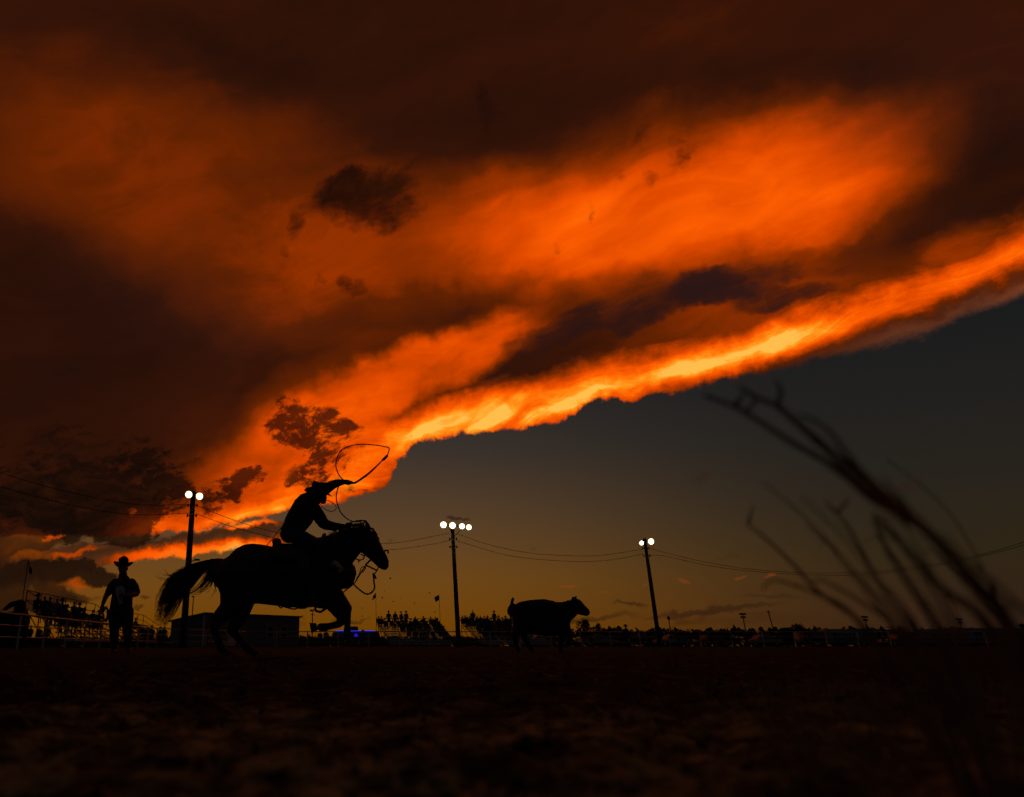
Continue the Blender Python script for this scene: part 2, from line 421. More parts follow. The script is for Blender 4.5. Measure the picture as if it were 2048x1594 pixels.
MAT = dict(
    coat=material('horse_coat', (.022, .012, .008), .55, var=.4, scale=18),
    hoof=material('hoof_horn', (.03, .022, .018), .5),
    hair=material('horse_hair', (.008, .006, .005), .6, var=.3),
    leather=material('saddle_leather', (.05, .022, .010), .5, var=.4, scale=40),
    blanket=material('saddle_blanket', (.05, .03, .02), .95, var=.6, scale=60),
    pale_strap=material('pale_tack_leather', (.5, .40, .16), .6),
    rope=material('stiff_rope', (.05, .04, .025), .8, scale=200),
    skin=material('skin', (.16, .085, .055), .55),
    shirt=material('dark_shirt', (.03, .03, .034), .9, scale=60),
    shirt_red=material('maroon_shirt', (.05, .012, .014), .9, scale=60),
    denim=material('denim', (.02, .024, .04), .9, scale=80),
    boot=material('boot_leather', (.03, .018, .012), .5),
    felt=material('hat_felt', (.02, .017, .014), .95, scale=60),
    pale_felt=material('pale_hat_felt', (.16, .13, .09), .95, scale=60),
    cloth_a=material('crowd_clothes_dark', (.03, .025, .03), .95),
    cloth_b=material('crowd_clothes_blue', (.03, .035, .05), .95),
    cloth_c=material('crowd_clothes_pale', (.12, .10, .09), .95),
    hide=material('calf_hide', (.012, .009, .008), .7, var=.4, scale=12),
    horn=material('calf_horn', (.10, .08, .06), .5),
    pole=material('pole_wood', (.05, .034, .024), .9, scale=8, var=.4),
    steel=material('galvanised_steel', (.30, .29, .27), .45, .8, scale=15),
    dark_steel=material('dark_steel', (.06, .055, .05), .6, .6, scale=15),
    alu=material('bleacher_aluminium', (.42, .40, .37), .4, .85, scale=20),
    black=material('black_cable', (.01, .01, .01), .8),
    siding=material('metal_siding', (.22, .19, .16), .7, .0, scale=3, var=.15),
    roofing=material('metal_roof', (.05, .04, .035), .6, .2, scale=3),
    trim=material('pale_trim', (.38, .34, .30), .7),
    glass=material('window_glass', (.006, .006, .007), .12, spec=.5),
    white=material('weathered_paint', (.12, .11, .10), .5, scale=6, var=.15),
    maroon=material('maroon_paint', (.06, .01, .012), .4),
    rubber=material('tyre_rubber', (.015, .015, .015), .9),
    flag=material('flag_cloth', (.05, .008, .02), .95),
    canvas=material('dark_canvas', (.012, .010, .009), .95),
    bark=material('bark', (.05, .035, .025), .95, scale=10),
    leaf=material('leaves', (.025, .03, .010), .9, var=.5, scale=4),
    stem=material('dry_stems', (.07, .055, .03), .85, var=.5, scale=40),
    straw=material('straw', (.30, .20, .07), .9, var=.4),
    clod=material('dirt_clod', (.06, .05, .022), .98, var=.4, scale=40),
    lamp=glowing('lit_floodlight', (1.0, .98, .93), 9.0),
    fringe_glow=glowing('painted_lens_fringe', (1.0, .74, .16), 1.1),  # yellow lens fringe round the lamps, painted as emission
    led=glowing('blue_led', (.015, .05, 1.0), 1.0),
    led_sign=glowing('violet_led', (.05, .01, 1.0), .8),
    tail_lamp=glowing('warm_lamp', (1.0, .45, .12), 1.2),
)

def mesh_from(bm, name):
    me = bpy.data.meshes.new(name)
    bm.to_mesh(me)
    bm.free()
    return me

def link(name, data, parent=None, loc=None):
    o = bpy.data.objects.new(name, data)
    COL.objects.link(o)
    if parent is not None:
        o.parent = parent
    if loc is not None:
        o.location = loc
    return o

def obj(name, bm, mat, parent=None, smooth_=True, label=None):
    """one mesh object; under a thing the shape (built in world space) is moved into the thing's own space"""
    me = mesh_from(bm, name) if isinstance(bm, bmesh.types.BMesh) else bm
    if parent is not None:
        inv = world_of(parent).inverted()
        me.transform(inv)
    for m in (mat if isinstance(mat, (list, tuple)) else [mat]):
        me.materials.append(MAT[m] if isinstance(m, str) else m)
    if smooth_:
        for p in me.polygons:
            p.use_smooth = True
    o = link(name, me, parent)
    if label:
        o['label'] = label
    return o

def world_of(o):
    m = Matrix.LocRotScale(o.location, o.rotation_euler, o.scale)
    while o.parent is not None:
        o = o.parent
        m = Matrix.LocRotScale(o.location, o.rotation_euler, o.scale) @ m
    return m

def tag(o, label, cat, group=None):
    o['label'] = label
    o['category'] = cat
    if group:
        o['group'] = group
    return o

def thing(name, label, cat, loc, rotz=0.0, group=None):
    o = link(name, None, None, loc)
    o.rotation_euler = (0, 0, rotz)
    o.empty_display_size = 0.3
    return tag(o, label, cat, group)

def copy_tree(o, parent=None):
    c = o.copy()
    COL.objects.link(c)
    c.parent = parent
    for ch in list(o.children):
        copy_tree(ch, c)
    return c

def box(bm, c, s, rot=None):
    m = Matrix.Translation(c) @ (rot.to_4x4() if rot is not None else Matrix.Identity(4)) @ Matrix.Diagonal((s[0], s[1], s[2], 1))
    bmesh.ops.create_cube(bm, size=1.0, matrix=m)
    return bm

def beam(bm, a, b, w, h=None, up=Vector((0, 0, 1))):
    a, b = Vector(a), Vector(b)
    h = h or w
    d = b - a
    q = d.to_track_quat('X', 'Z').to_matrix()
    return box(bm, (a + b) / 2, (d.length, w, h), q)

def tube(bm, pts, rad, n=8, ref=None, rad2=None, caps=True, dome=False):
    """loft along pts; rad is the half size across the path, rad2 the half size along ref"""
    pts = [Vector(p) for p in pts]
    k = len(pts)
    if not hasattr(rad, '__len__'):
        rad = [rad] * k
    rad2 = rad if rad2 is None else (rad2 if hasattr(rad2, '__len__') else [rad2] * k)
    if dome:        # rounded ends
        t0 = (pts[1] - pts[0]).normalized(); t1 = (pts[-1] - pts[-2]).normalized()
        r0, r1 = rad[0], rad[-1]; q0, q1 = rad2[0], rad2[-1]
        m0, m1 = min(r0, q0), min(r1, q1)
        pts = [pts[0] - t0 * m0 * .9, pts[0] - t0 * m0 * .6] + pts + [pts[-1] + t1 * m1 * .6, pts[-1] + t1 * m1 * .9]
        rad = [r0 * .35, r0 * .78] + list(rad) + [r1 * .78, r1 * .35]
        rad2 = [q0 * .35, q0 * .78] + list(rad2) + [q1 * .78, q1 * .35]
        k = len(pts)
    rings = []
    refv = Vector(ref) if ref is not None else None
    prev = None
    for i in range(k):
        t = (pts[min(i + 1, k - 1)] - pts[max(i - 1, 0)])
        if t.length < 1e-9:
            t = Vector((0, 0, 1))
        t.normalize()
        if refv is not None:
            u = refv - t * refv.dot(t)
            if u.length < 1e-3:
                u = t.orthogonal()
        elif prev is not None:
            u = prev - t * prev.dot(t)
            if u.length < 1e-6:
                u = t.orthogonal()
        else:
            u = t.orthogonal()
        u.normalize()
        prev = u
        v = t.cross(u)
        rings.append([bm.verts.new(pts[i] + u * (rad2[i] * math.cos(a)) + v * (rad[i] * math.sin(a)))
                      for a in (2 * math.pi * j / n for j in range(n))])
    for r0, r1 in zip(rings, rings[1:]):
        for j in range(n):
            bm.faces.new((r0[j], r0[(j + 1) % n], r1[(j + 1) % n], r1[j]))
    if caps:
        bm.faces.new(rings[0][::-1])
        bm.faces.new(rings[-1])
    return bm

def fuse(parts, voxel, smooth_it=4):
    """one continuous skin over the given tapered limbs: parts = [(points, radii, radii2, ref, material index)]"""
    bm = bmesh.new()
    for pts, r, r2, ref, mi in parts:
        tube(bm, pts, r, 14, ref, r2, dome=True)
    bmesh.ops.recalc_face_normals(bm, faces=bm.faces)
    tmp = link('shape', mesh_from(bm, 'shape'))
    md = tmp.modifiers.new('skin', 'REMESH')
    md.mode = 'VOXEL'
    md.voxel_size = voxel
    sm = tmp.modifiers.new('soften', 'SMOOTH')
    sm.iterations = smooth_it
    sm.factor = 0.5
    dg = bpy.context.evaluated_depsgraph_get()
    dg.update()
    me = bpy.data.meshes.new_from_object(tmp.evaluated_get(dg))
    old = tmp.data
    bpy.data.objects.remove(tmp)
    bpy.data.meshes.remove(old)
    segs = []
    for pts, r, r2, ref, mi in parts:
        for i in range(len(pts) - 1):
            segs.append((Vector(pts[i]), Vector(pts[i + 1]), r[i], r[i + 1], mi))
    if len(set(s[4] for s in segs)) > 1:
        for p in me.polygons:
            c = p.center
            best, bi = 1e9, 0
            for a, b, ra, rb, mi in segs:
                d = b - a
                t = max(0.0, min(1.0, (c - a).dot(d) / max(d.length_squared, 1e-9)))
                q = (c - a - d * t).length / (ra + (rb - ra) * t)
                if q < best:
                    best, bi = q, mi
            p.material_index = bi
    return me

def spline(pts, n):
    """smooth path of n points through pts (Catmull-Rom), any dimension"""
    k = len(pts)
    out = []
    for i in range(n):
        t = i / (n - 1) * (k - 1)
        j = min(int(t), k - 2)
        f = t - j
        p0, p1, p2, p3 = (pts[max(j - 1, 0)], pts[j], pts[j + 1], pts[min(j + 2, k - 1)])
        out.append(tuple(0.5 * (2 * b + (c - a) * f + (2 * a - 5 * b + 4 * c - d) * f * f + (3 * b - a - 3 * c + d) * f ** 3)
                         for a, b, c, d in zip(p0, p1, p2, p3)))
    return out

def hat_mesh(bm, c, heading, pitch, s=1.0, n=24, curl=.055):
    """cowboy hat: creased crown and a brim rolled up at the sides; heading = direction the wearer faces"""
    m = Matrix.Translation(c) @ Matrix.Rotation(heading, 4, 'Z') @ Matrix.Rotation(pitch, 4, 'Y')
    prof = [(1.0, .0), (1.03, .03), (1.02, .075), (.97, .108), (.80, .124), (.40, .112), (.0, .102)]
    def p(rx, ry, a, z):
        return m @ Vector((rx * math.cos(a) * s, ry * math.sin(a) * s, z * s))
    ang = [2 * math.pi * i / n for i in range(n)]
    rings = []
    for f, z in prof[:-1]:
        rings.append([bm.verts.new(p(.105 * f, .085 * f, a, z + (.012 * math.cos(2 * a) if f < .95 else 0))) for a in ang])
    top = bm.verts.new(p(0, 0, 0, prof[-1][1]))
    for r0, r1 in zip(rings, rings[1:]):
        for j in range(n):
            bm.faces.new((r0[j], r0[(j + 1) % n], r1[(j + 1) % n], r1[j]))
    for j in range(n):
        bm.faces.new((rings[-1][j], rings[-1][(j + 1) % n], top))
    brim = [rings[0]]
    for f in (.33, .66, 1.0):
        brim.append([bm.verts.new(p(.105 + (.075) * f, .085 + (.085) * f, a,
                     curl * abs(math.sin(a)) ** 1.5 * f ** 1.6 - .018 * f * abs(math.cos(a)))) for a in ang])
    under = [[bm.verts.new(v.co - (m.to_3x3() @ Vector((0, 0, .006 * s)))) for v in r] for r in brim]
    for r0, r1 in zip(brim, brim[1:]):
        for j in range(n):
            bm.faces.new((r1[j], r1[(j + 1) % n], r0[(j + 1) % n], r0[j]))
    for r0, r1 in zip(under, under[1:]):
        for j in range(n):
            bm.faces.new((r0[j], r0[(j + 1) % n], r1[(j + 1) % n], r1[j]))
    for j in range(n):
        bm.faces.new((brim[-1][j], under[-1][j], under[-1][(j + 1) % n], brim[-1][(j + 1) % n]))
    return bm

class Fig:
    """limbs given by photograph pixels on an upright plane D metres away, dy metres nearer or farther"""
    def __init__(s, D):
        s.D = D
        s.parts = []
    def p(s, px, py, dy=0.0):
        return at(px, py, s.D + dy)
    def limb(s, st, dy=0.0, mi=0, flat=1.0, ref=(0, 1, 0)):
        """stations (px, py, radius px[, half depth m[, dy]])"""
        P, r1, r2 = [], [], []
        for q in st:
            y = q[4] if len(q) > 4 else dy
            v = s.p(q[0], q[1], y)
            k = px_at(s.D + y, v.z)
            P.append(v)
            r1.append(q[2] / k)
            r2.append(q[3] if len(q) > 3 and q[3] else q[2] / k * flat)
        s.parts.append((P, r1, r2, ref, mi))
        return s
    def line(s, pts, dy=0.0, n=None):
        """smooth path; points (px, py[, dy])"""
        q = [(a[0], a[1], a[2] if len(a) > 2 else dy) for a in pts]
        if n:
            q = spline(q, n)
        return [s.p(*a) for a in q]

# ------------------------------------------------------------------ arena ground, one sheet to the horizon
def ground_height(x, y):
    r = math.hypot(x, y)
    v = Vector((x, y, 0))
    h = 0.024 * mnoise.fractal(v * 3.1, 1.0, 2.0, 3, noise_basis='PERLIN_ORIGINAL')
    h += 0.022 * mnoise.noise(v * 0.9 + Vector((7, 3, 0)))
    if r < 16:
        f = 1.0 if r < 8 else (16 - r) / 8
        h += f * 0.020 * mnoise.turbulence(v * 9.0, 3, False, noise_basis='PERLIN_ORIGINAL')
        h -= f * 0.030 * max(0.0, mnoise.noise(v * 4.2 + Vector((1.3, 9, 2))) - .25)
    if r < 1.2:
        h -= 0.012 * (1.2 - r)
    return h * min(1.0, r / .25)

bm = bmesh.new()
NR, NA = 210, 440
radii = [0.09 * (4200 / 0.09) ** ((i / (NR - 1)) ** 1.35) for i in range(NR)]
angs = [math.radians(-62 + 134 * j / (NA - 80)) for j in range(NA - 80)] + [math.radians(72 + 226 * (j + 1) / 81) for j in range(80)]
rows = []
for r in radii:
    rows.append([bm.verts.new((r * math.sin(a), r * math.cos(a), ground_height(r * math.sin(a), r * math.cos(a)) if r < 40 else 0.0)) for a in angs])
for r0, r1 in zip(rows, rows[1:]):
    for j in range(NA):
        bm.faces.new((r0[j], r0[(j + 1) % NA], r1[(j + 1) % NA], r1[j]))
bm.faces.new(rows[0][::-1])
bmesh.ops.recalc_face_normals(bm, faces=bm.faces)

def dirt_material():
    m = bpy.data.materials.new('arena_dirt')
    m.use_nodes = True
    t = m.node_tree
    b = t.nodes['Principled BSDF']
    b.inputs['Roughness'].default_value = 1.0
    b.inputs['Specular IOR Level'].default_value = 0.05
    c = nd(t, 'ShaderNodeTexCoord')
    n1 = nd(t, 'ShaderNodeTexNoise'); n1.inputs['Scale'].default_value = 8.0; n1.inputs['Detail'].default_value = 8; n1.inputs['Roughness'].default_value = .65
    n2 = nd(t, 'ShaderNodeTexNoise'); n2.inputs['Scale'].default_value = 60.0; n2.inputs['Detail'].default_value = 6
    for n in (n1, n2):
        t.links.new(c.outputs['Object'], n.inputs['Vector'])
    f = mt('MULTIPLY_ADD', n2.outputs['Fac'], .35, mt('MULTIPLY', n1.outputs['Fac'], .75, tree=t), tree=t)
    far_dimmed = ramp(f, [(.46, (.003, .003, .002, 1)), (.57, (.010, .010, .006, 1)), (.65, (.075, .070, .032, 1)), (.8, (.17, .15, .07, 1))], t)
    near_undimmed = ramp(f, [(.44, (.006, .006, .004, 1)), (.54, (.055, .053, .022, 1)), (.62, (.25, .235, .09, 1)), (.78, (.45, .40, .17, 1))], t)  # same dirt without the painted darkening, for the near verge
    # past the near verge the distance's crushed-black exposure is painted into the colour
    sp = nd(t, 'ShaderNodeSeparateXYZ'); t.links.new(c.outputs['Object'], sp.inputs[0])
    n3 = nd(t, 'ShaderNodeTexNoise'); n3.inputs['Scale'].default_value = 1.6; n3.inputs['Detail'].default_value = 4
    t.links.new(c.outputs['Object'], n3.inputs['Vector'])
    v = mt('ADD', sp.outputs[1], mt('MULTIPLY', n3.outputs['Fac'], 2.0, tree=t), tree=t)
    t.links.new(mix(smooth(v, 1.9, 3.3, tree=t), near_undimmed, far_dimmed, tree=t), b.inputs['Base Color'])
    bn = nd(t, 'ShaderNodeBump'); bn.inputs['Strength'].default_value = .7; bn.inputs['Distance'].default_value = .02
    t.links.new(f, bn.inputs['Height'])
    t.links.new(bn.outputs[0], b.inputs['Normal'])
    return m
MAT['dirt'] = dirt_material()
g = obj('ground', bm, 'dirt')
g['kind'] = 'structure'

def ground_z(x, y):
    return ground_height(x, y) if math.hypot(x, y) < 40 else 0.0

def clod_mesh(bm, c, s):
    q = Quaternion((R(-1, 1), R(-1, 1), R(-1, 1)), R(0, 6)).to_matrix()
    r = bmesh.ops.create_icosphere(bm, subdivisions=1, radius=1.0)
    for v in r['verts']:
        v.co = Vector(c) + q @ Vector((v.co.x * s * R(.8, 1.2), v.co.y * s * R(.5, 1.1), v.co.z * s * R(.5, .9)))
bm = bmesh.new()
for i in range(700):
    r = .42 * (26 ** R(0, 1)); a = math.radians(R(-40, 52))
    x, y = r * math.sin(a), r * math.cos(a)
    s = R(.003, .008) if r < 2 else R(.006, .022)
    if R(0, 1) < .03:
        s *= 1.8
    clod_mesh(bm, (x, y, ground_z(x, y) + s * .3), s)
o = obj('loose_dirt', bm, 'clod', smooth_=False)
tag(o, 'loose clods of dirt scattered over the dark arena floor', 'dirt'); o['kind'] = 'stuff'
bm = bmesh.new()
for i in range(420):
    r = .4 * (16 ** R(0, 1)); a = math.radians(R(-38, 52))
    x, y = r * math.sin(a), r * math.cos(a)
    l = R(.02, .07); h = R(0, math.pi)
    z = ground_z(x, y) + .006
    d = Vector((math.cos(h) * l / 2, math.sin(h) * l / 2, R(-.006, .012)))
    tube(bm, [Vector((x, y, z)) - d, Vector((x, y, z + R(0, .01))), Vector((x, y, z)) + d], R(.001, .0022), 4)
o = obj('straw_litter', bm, 'straw')
tag(o, 'short pale bits of straw lying on the arena dirt', 'straw'); o['kind'] = 'stuff'

# ------------------------------------------------------------------ galloping horse with its tack
HD = 10.0
base = at(575, 1250, HD); base.z = 0
horse = thing('horse', 'dark galloping horse carrying the roper, tail streaming behind', 'horse', base)
H = Fig(HD)
# trunk
H.limb([(432, 1141, 20, .12), (440, 1144, 28, .19), (450, 1147, 34.5, .24), (460, 1148, 42, .265), (470, 1148, 50, .28), (480, 1148, 55.5, .29), (490, 1148, 59, .30), (504, 1147, 60, .30), (521, 1148, 58.5, .29), (545, 1152, 57, .30),
        (575, 1154, 59, .31), (605, 1155, 60, .31), (632, 1152, 60, .29), (655, 1147, 60, .26), (675, 1145, 48, .23), (689, 1150, 30, .17)])
# neck and head
H.limb([(650, 1128, 50, .20), (668, 1111, 42, .16), (685, 1098, 35, .13), (705, 1083, 28, .105), (722, 1072, 21, .088)])
H.limb([(726, 1063, 14, .075), (735, 1083, 24, .105), (744, 1097, 21, .10), (753, 1108, 17.5, .075), (762, 1120, 15, .065), (768, 1130, 12.5, .06), (770, 1133, 9, .05)])
# hind legs
H.limb([(470, 1165, 38, .13), (470, 1196, 32, .11), (454, 1220, 19, .08), (431, 1242, 13, .05), (428, 1250, 10.5, .045), (431, 1265, 8, .04), (437, 1283, 7.5, .036),
        (443, 1297, 9, .042), (449, 1303, 7.5, .04)], dy=-.14)
H.limb([(485, 1170, 34, .13), (490, 1202, 22, .10), (481, 1230, 16.5, .075), (466, 1253, 13, .05), (463, 1259, 11, .045), (474, 1272, 8.5, .04), (486, 1286, 8, .036),
        (496, 1297, 9, .042), (503, 1302, 7.5, .04)], dy=.14)
# forelegs
H.limb([(655, 1180, 28, .12), (672, 1196, 20, .09), (686, 1208, 13.5, .065), (696, 1218, 9.5, .048), (695, 1228, 7.5, .04), (695, 1248, 6.8, .034), (694, 1268, 8, .04),
        (696, 1277, 6.6, .036)], dy=-.12)
H.limb([(656, 1190, 26, .11), (668, 1212, 15, .08), (680, 1230, 11, .06), (688, 1243, 9.5, .048), (678, 1248, 7.6, .042), (662, 1252, 7, .036), (647, 1255, 8.5, .042),
        (639, 1254, 7.5, .04)], dy=.12)
# dock of the tail
H.limb([(442, 1126, 10, .05), (424, 1125, 8, .04), (404, 1129, 6.5, .035), (388, 1136, 5, .03)])
body = obj('body', fuse(H.parts, .016, 5), 'coat', horse)

def ear(F, tip, base_, w, dy, name='ear', mat='coat', parent=None):
    bm = bmesh.new()
    a, b = F.p(*base_, dy), F.p(*tip, dy)
    k = w / px_at(F.D, a.z)
    tube(bm, [a, a + (b - a) * .35, a + (b - a) * .7, b], [k * .8, k, k * .6, k * .08], 8, (0, 1, 0), [k * .5, k * .6, k * .35, k * .05])
    return obj(name, bm, mat, parent)
ear(H, (732, 1041), (737, 1060), 5.5, -.06, parent=horse)
ear(H, (716, 1047), (730, 1058), 5.0, .06, parent=horse)

def hoof(F, a, b, r, dy, parent, mat='hoof'):
    bm = bmesh.new()
    A, B = F.p(*a, dy), F.p(*b, dy)
    k = 1 / px_at(F.D, A.z)
    tube(bm, [A, A + (B - A) * .5, B], [r * k * .75, r * k * .95, r * k * 1.15], 12, (0, 1, 0))
    return obj('hoof', bm, mat, parent)
hoof(H, (450, 1303), (456, 1311), 8.5, -.14, horse)
hoof(H, (504, 1302), (512, 1309), 8.5, .14, horse)
hoof(H, (696, 1278), (699, 1289), 7.5, -.12, horse)
hoof(H, (634, 1253), (621, 1256), 9.0, .12, horse)

def strands(guides, count, F, r0, jit, depth, seg=12, mixr=(0, 1), cut=(.75, 1.0)):
    bm = bmesh.new()
    for i in range(count):
        k = R(*mixr) * (len(guides) - 1)
        j = min(int(k), len(guides) - 2); f = k - j
        A, B = spline(guides[j], seg), spline(guides[j + 1], seg)
        jx, jy, ph = R(-jit, jit), R(-jit, jit), R(0, 6)
        d0, d1 = R(-.02, .02), R(-depth, depth)
        end = R(*cut)
        m = max(4, int(seg * end))
        pts = []
        for q in range(m):
            t = q / (seg - 1)
            x = A[q][0] * (1 - f) + B[q][0] * f + jx * t + 2.0 * jit * .25 * math.sin(t * 5 + ph) * t
            y = A[q][1] * (1 - f) + B[q][1] * f + jy * t + 2.0 * jit * .25 * math.cos(t * 4 + ph) * t
            pts.append(F.p(x, y, d0 + d1 * t))
        r = r0 * R(.6, 1.2)
        tube(bm, pts, [r * (1 - .9 * q / (m - 1)) for q in range(m)], 4)
    return bm

T1 = [(440, 1117), (415, 1121), (392, 1128), (355, 1143), (331, 1167), (319, 1198), (317, 1222), (306, 1252)]
T2 = [(436, 1126), (412, 1132), (388, 1148), (366, 1168), (345, 1190), (331, 1214), (322, 1236), (309, 1254)]
T3 = [(434, 1130), (415, 1138), (396, 1156), (378, 1178), (362, 1196), (346, 1216), (333, 1236), (318, 1252)]
bm = strands([T1, T2, T3], 420, H, .0080, 6, .10, 14, cut=(.62, 1.0))
bw = strands([T1, T2, T3], 60, H, .0045, 16, .12, 14, cut=(.7, 1.0)); bm.from_mesh(mesh_from(bw, 'x'))
T4 = [(430, 1130), (426, 1145), (420, 1162), (410, 1176), (396, 1187), (380, 1196)]
T5 = [(424, 1130), (413, 1146), (402, 1164), (386, 1180), (368, 1190), (356, 1203)]
T6 = [(432, 1128), (429, 1146), (428, 1160), (424, 1172), (416, 1182), (404, 1186)]
b2 = strands([T6, T4, T5], 70, H, .0065, 4, .08, 12, cut=(.6, 1.0))
me2 = mesh_from(b2, 'x'); bm.from_mesh(me2)
for gd in ([(404, 1126), (372, 1136), (345, 1148), (326, 1147), (312, 1141)], [(398, 1128), (362, 1142), (340, 1150), (331, 1142), (325, 1130)],
           [(360, 1142), (342, 1154), (326, 1158), (312, 1150), (304, 1148)], [(345, 1160), (330, 1175), (322, 1190), (314, 1192), (302, 1185)],
           [(372, 1186), (352, 1212), (338, 1236), (326, 1250), (312, 1262)], [(350, 1146), (330, 1163), (316, 1182), (311, 1204), (314, 1226)],
           [(424, 1150), (428, 1166), (430, 1178), (424, 1188), (414, 1196)], [(362, 1196), (350, 1222), (334, 1244), (322, 1262), (310, 1268)]):
    b3 = strands([gd, [(x + 2, y + 3) for x, y in gd]], 6, H, .004, 3, .05, 10, cut=(.8, 1.0))
    me3 = mesh_from(b3, 'x'); bm.from_mesh(me3)
obj('tail_hair', bm, 'hair', horse)

bm = bmesh.new()
crest = [(652, 1082), (664, 1074), (676, 1066), (690, 1060), (704, 1056), (718, 1053), (730, 1052)]
for i in range(260):
    t = R(0, 1)
    cx, cy = spline(crest, 40)[int(t * 39)]
    dy = R(-.03, .05)
    lx, ly = R(-16, 0), R(-5, 10)
    up = R(-3, 9) if t > .3 else R(-2, 6)
    pts = [H.p(cx, cy + 4, dy), H.p(cx + lx * .4, cy - up, dy * 1.5), H.p(cx + lx * .8, cy - up * .6 + ly * .3, dy * 2), H.p(cx + lx * 1.15, cy + ly - up * .2, dy * 2.4)]
    r = R(.003, .006)
    tube(bm, pts, [r, r * .9, r * .6, r * .1], 4)
for i in range(40):      # forelock
    q = R(-.04, .04)
    tube(bm, [H.p(735 + R(-3, 3), 1054, q), H.p(745 + R(-2, 2), 1058 + R(-2, 2), q), H.p(753 + R(-3, 2), 1070 + R(-3, 3), q), H.p(757 + R(-3, 3), 1080 + R(-4, 4), q)], [.004, .004, .003, .001], 4)
obj('mane', bm, 'hair', horse)

# saddle: blanket, seat and skirts wrapped over the back, cantle, horn, fenders, stirrups
def wrap(x0, x1, top, drop, halfw, off, n=14, m=18, thick=.02):
    bm = bmesh.new()
    grid = []
    for i in range(n):
        f = i / (n - 1)
        px = x0 + (x1 - x0) * f
        ty = spline(top, 40)[int(f * 39)][1]
        c = H.p(px, ty, 0)
        row = []
        for j in range(m):
            a = math.radians(-100 + 200 * j / (m - 1))
            w = halfw + off
            y = math.sin(max(-math.pi / 2, min(math.pi / 2, a))) * w
            z = c.z + off - (1 - math.cos(min(abs(a), math.pi / 2))) * drop * .62 - max(0, abs(a) - math.pi / 2) * drop * 1.3
            row.append(bm.verts.new((c.x * (1 + y / HD * 0), c.y + y, z)))
        grid.append(row)
    for r0, r1 in zip(grid, grid[1:]):
        for j in range(m - 1):
            bm.faces.new((r0[j], r0[j + 1], r1[j + 1], r1[j]))
    bmesh.ops.recalc_face_normals(bm, faces=bm.faces)
    bmesh.ops.solidify(bm, geom=bm.faces[:], thickness=thick)
    return bm
saddle = obj('saddle', wrap(548, 648, [(548, 1090), (575, 1092), (610, 1090), (635, 1083), (648, 1078)], .34, .31, .030), 'leather', horse)
obj('saddle_blanket', wrap(531, 658, [(531, 1094), (560, 1097), (600, 1098), (632, 1094), (658, 1090)], .46, .312, .008, thick=.010), 'blanket', saddle)
bm = bmesh.new()
tube(bm, [H.p(556, 1097, -.24), H.p(554, 1086, -.17), H.p(553, 1082, 0), H.p(554, 1086, .17), H.p(556, 1097, .24)], [.05, .045, .045, .045, .05], 10, (1, 0, 0), [.06, .062, .065, .062, .06])
obj('cantle', bm, 'leather', saddle)
bm = bmesh.new()
tube(bm, [H.p(641, 1092, 0), H.p(645, 1078, 0), H.p(648, 1072, 0), H.p(649, 1070, 0)], [.035, .024, .03, .028], 10, dome=True)
obj('saddle_horn', bm, 'leather', saddle)
for s in (-1, 1):
    bm = bmesh.new()
    tube(bm, [H.p(606, 1105, s * .335), H.p(614, 1140, s * .35), H.p(624, 1175, s * .36), H.p(634, 1203, s * .36)], [.10, .09, .06, .03], 8, (0, 1, 0), [.008] * 4)
    f = obj('fender', bm, 'leather', saddle)
    bm = bmesh.new()
    lo = [H.p(634, 1203, s * .36), H.p(630, 1214, s * .36), H.p(632, 1222, s * .36), H.p(641, 1224, s * .36), H.p(652, 1217, s * .36), H.p(650, 1208, s * .36), H.p(636, 1203, s * .36)]
    tube(bm, lo, .016, 8, (0, 1, 0), .035)
    obj('stirrup', bm, 'leather', saddle)
# cinch and the frayed cinch strings under the belly
bm = bmesh.new()
tube(bm, [H.p(600, 1120, -.335), H.p(602, 1180, -.30), H.p(604, 1208, -.16), H.p(604, 1217, 0), H.p(604, 1208, .16), H.p(602, 1180, .30), H.p(600, 1120, .335)], .008, 8, (1, 0, 0), .06)
obj('cinch', bm, 'leather', horse)
bm = bmesh.new()
tube(bm, H.line([(572, 1214), (580, 1217), (590, 1218), (598, 1215), (604, 1212)], -.05, 14), .010, 6)
tube(bm, H.line([(557, 1211), (561, 1216), (566, 1213), (575, 1215), (584, 1213)], -.02, 14), .009, 6)
obj('cinch_strap', bm, 'leather', horse)
# breast collar with its pale wither strap
bm = bmesh.new()
tube(bm, [H.p(640, 1130, -.28), H.p(668, 1135, -.26), H.p(688, 1140, -.20), H.p(699, 1143, 0), H.p(688, 1140, .20), H.p(668, 1135, .26), H.p(640, 1130, .28)], .02, 8, (0, 0, 1), .035)
bc = obj('breast_collar', bm, 'leather', horse)
bm = bmesh.new()
tube(bm, [H.p(666, 1123, -.235), H.p(672, 1132, -.25), H.p(684, 1143, -.235)], [.035, .06, .05], 8, (0, 1, 0), [.008] * 3)
obj('wither_strap', bm, 'pale_strap', bc, label='pale tan panel of the breast collar')
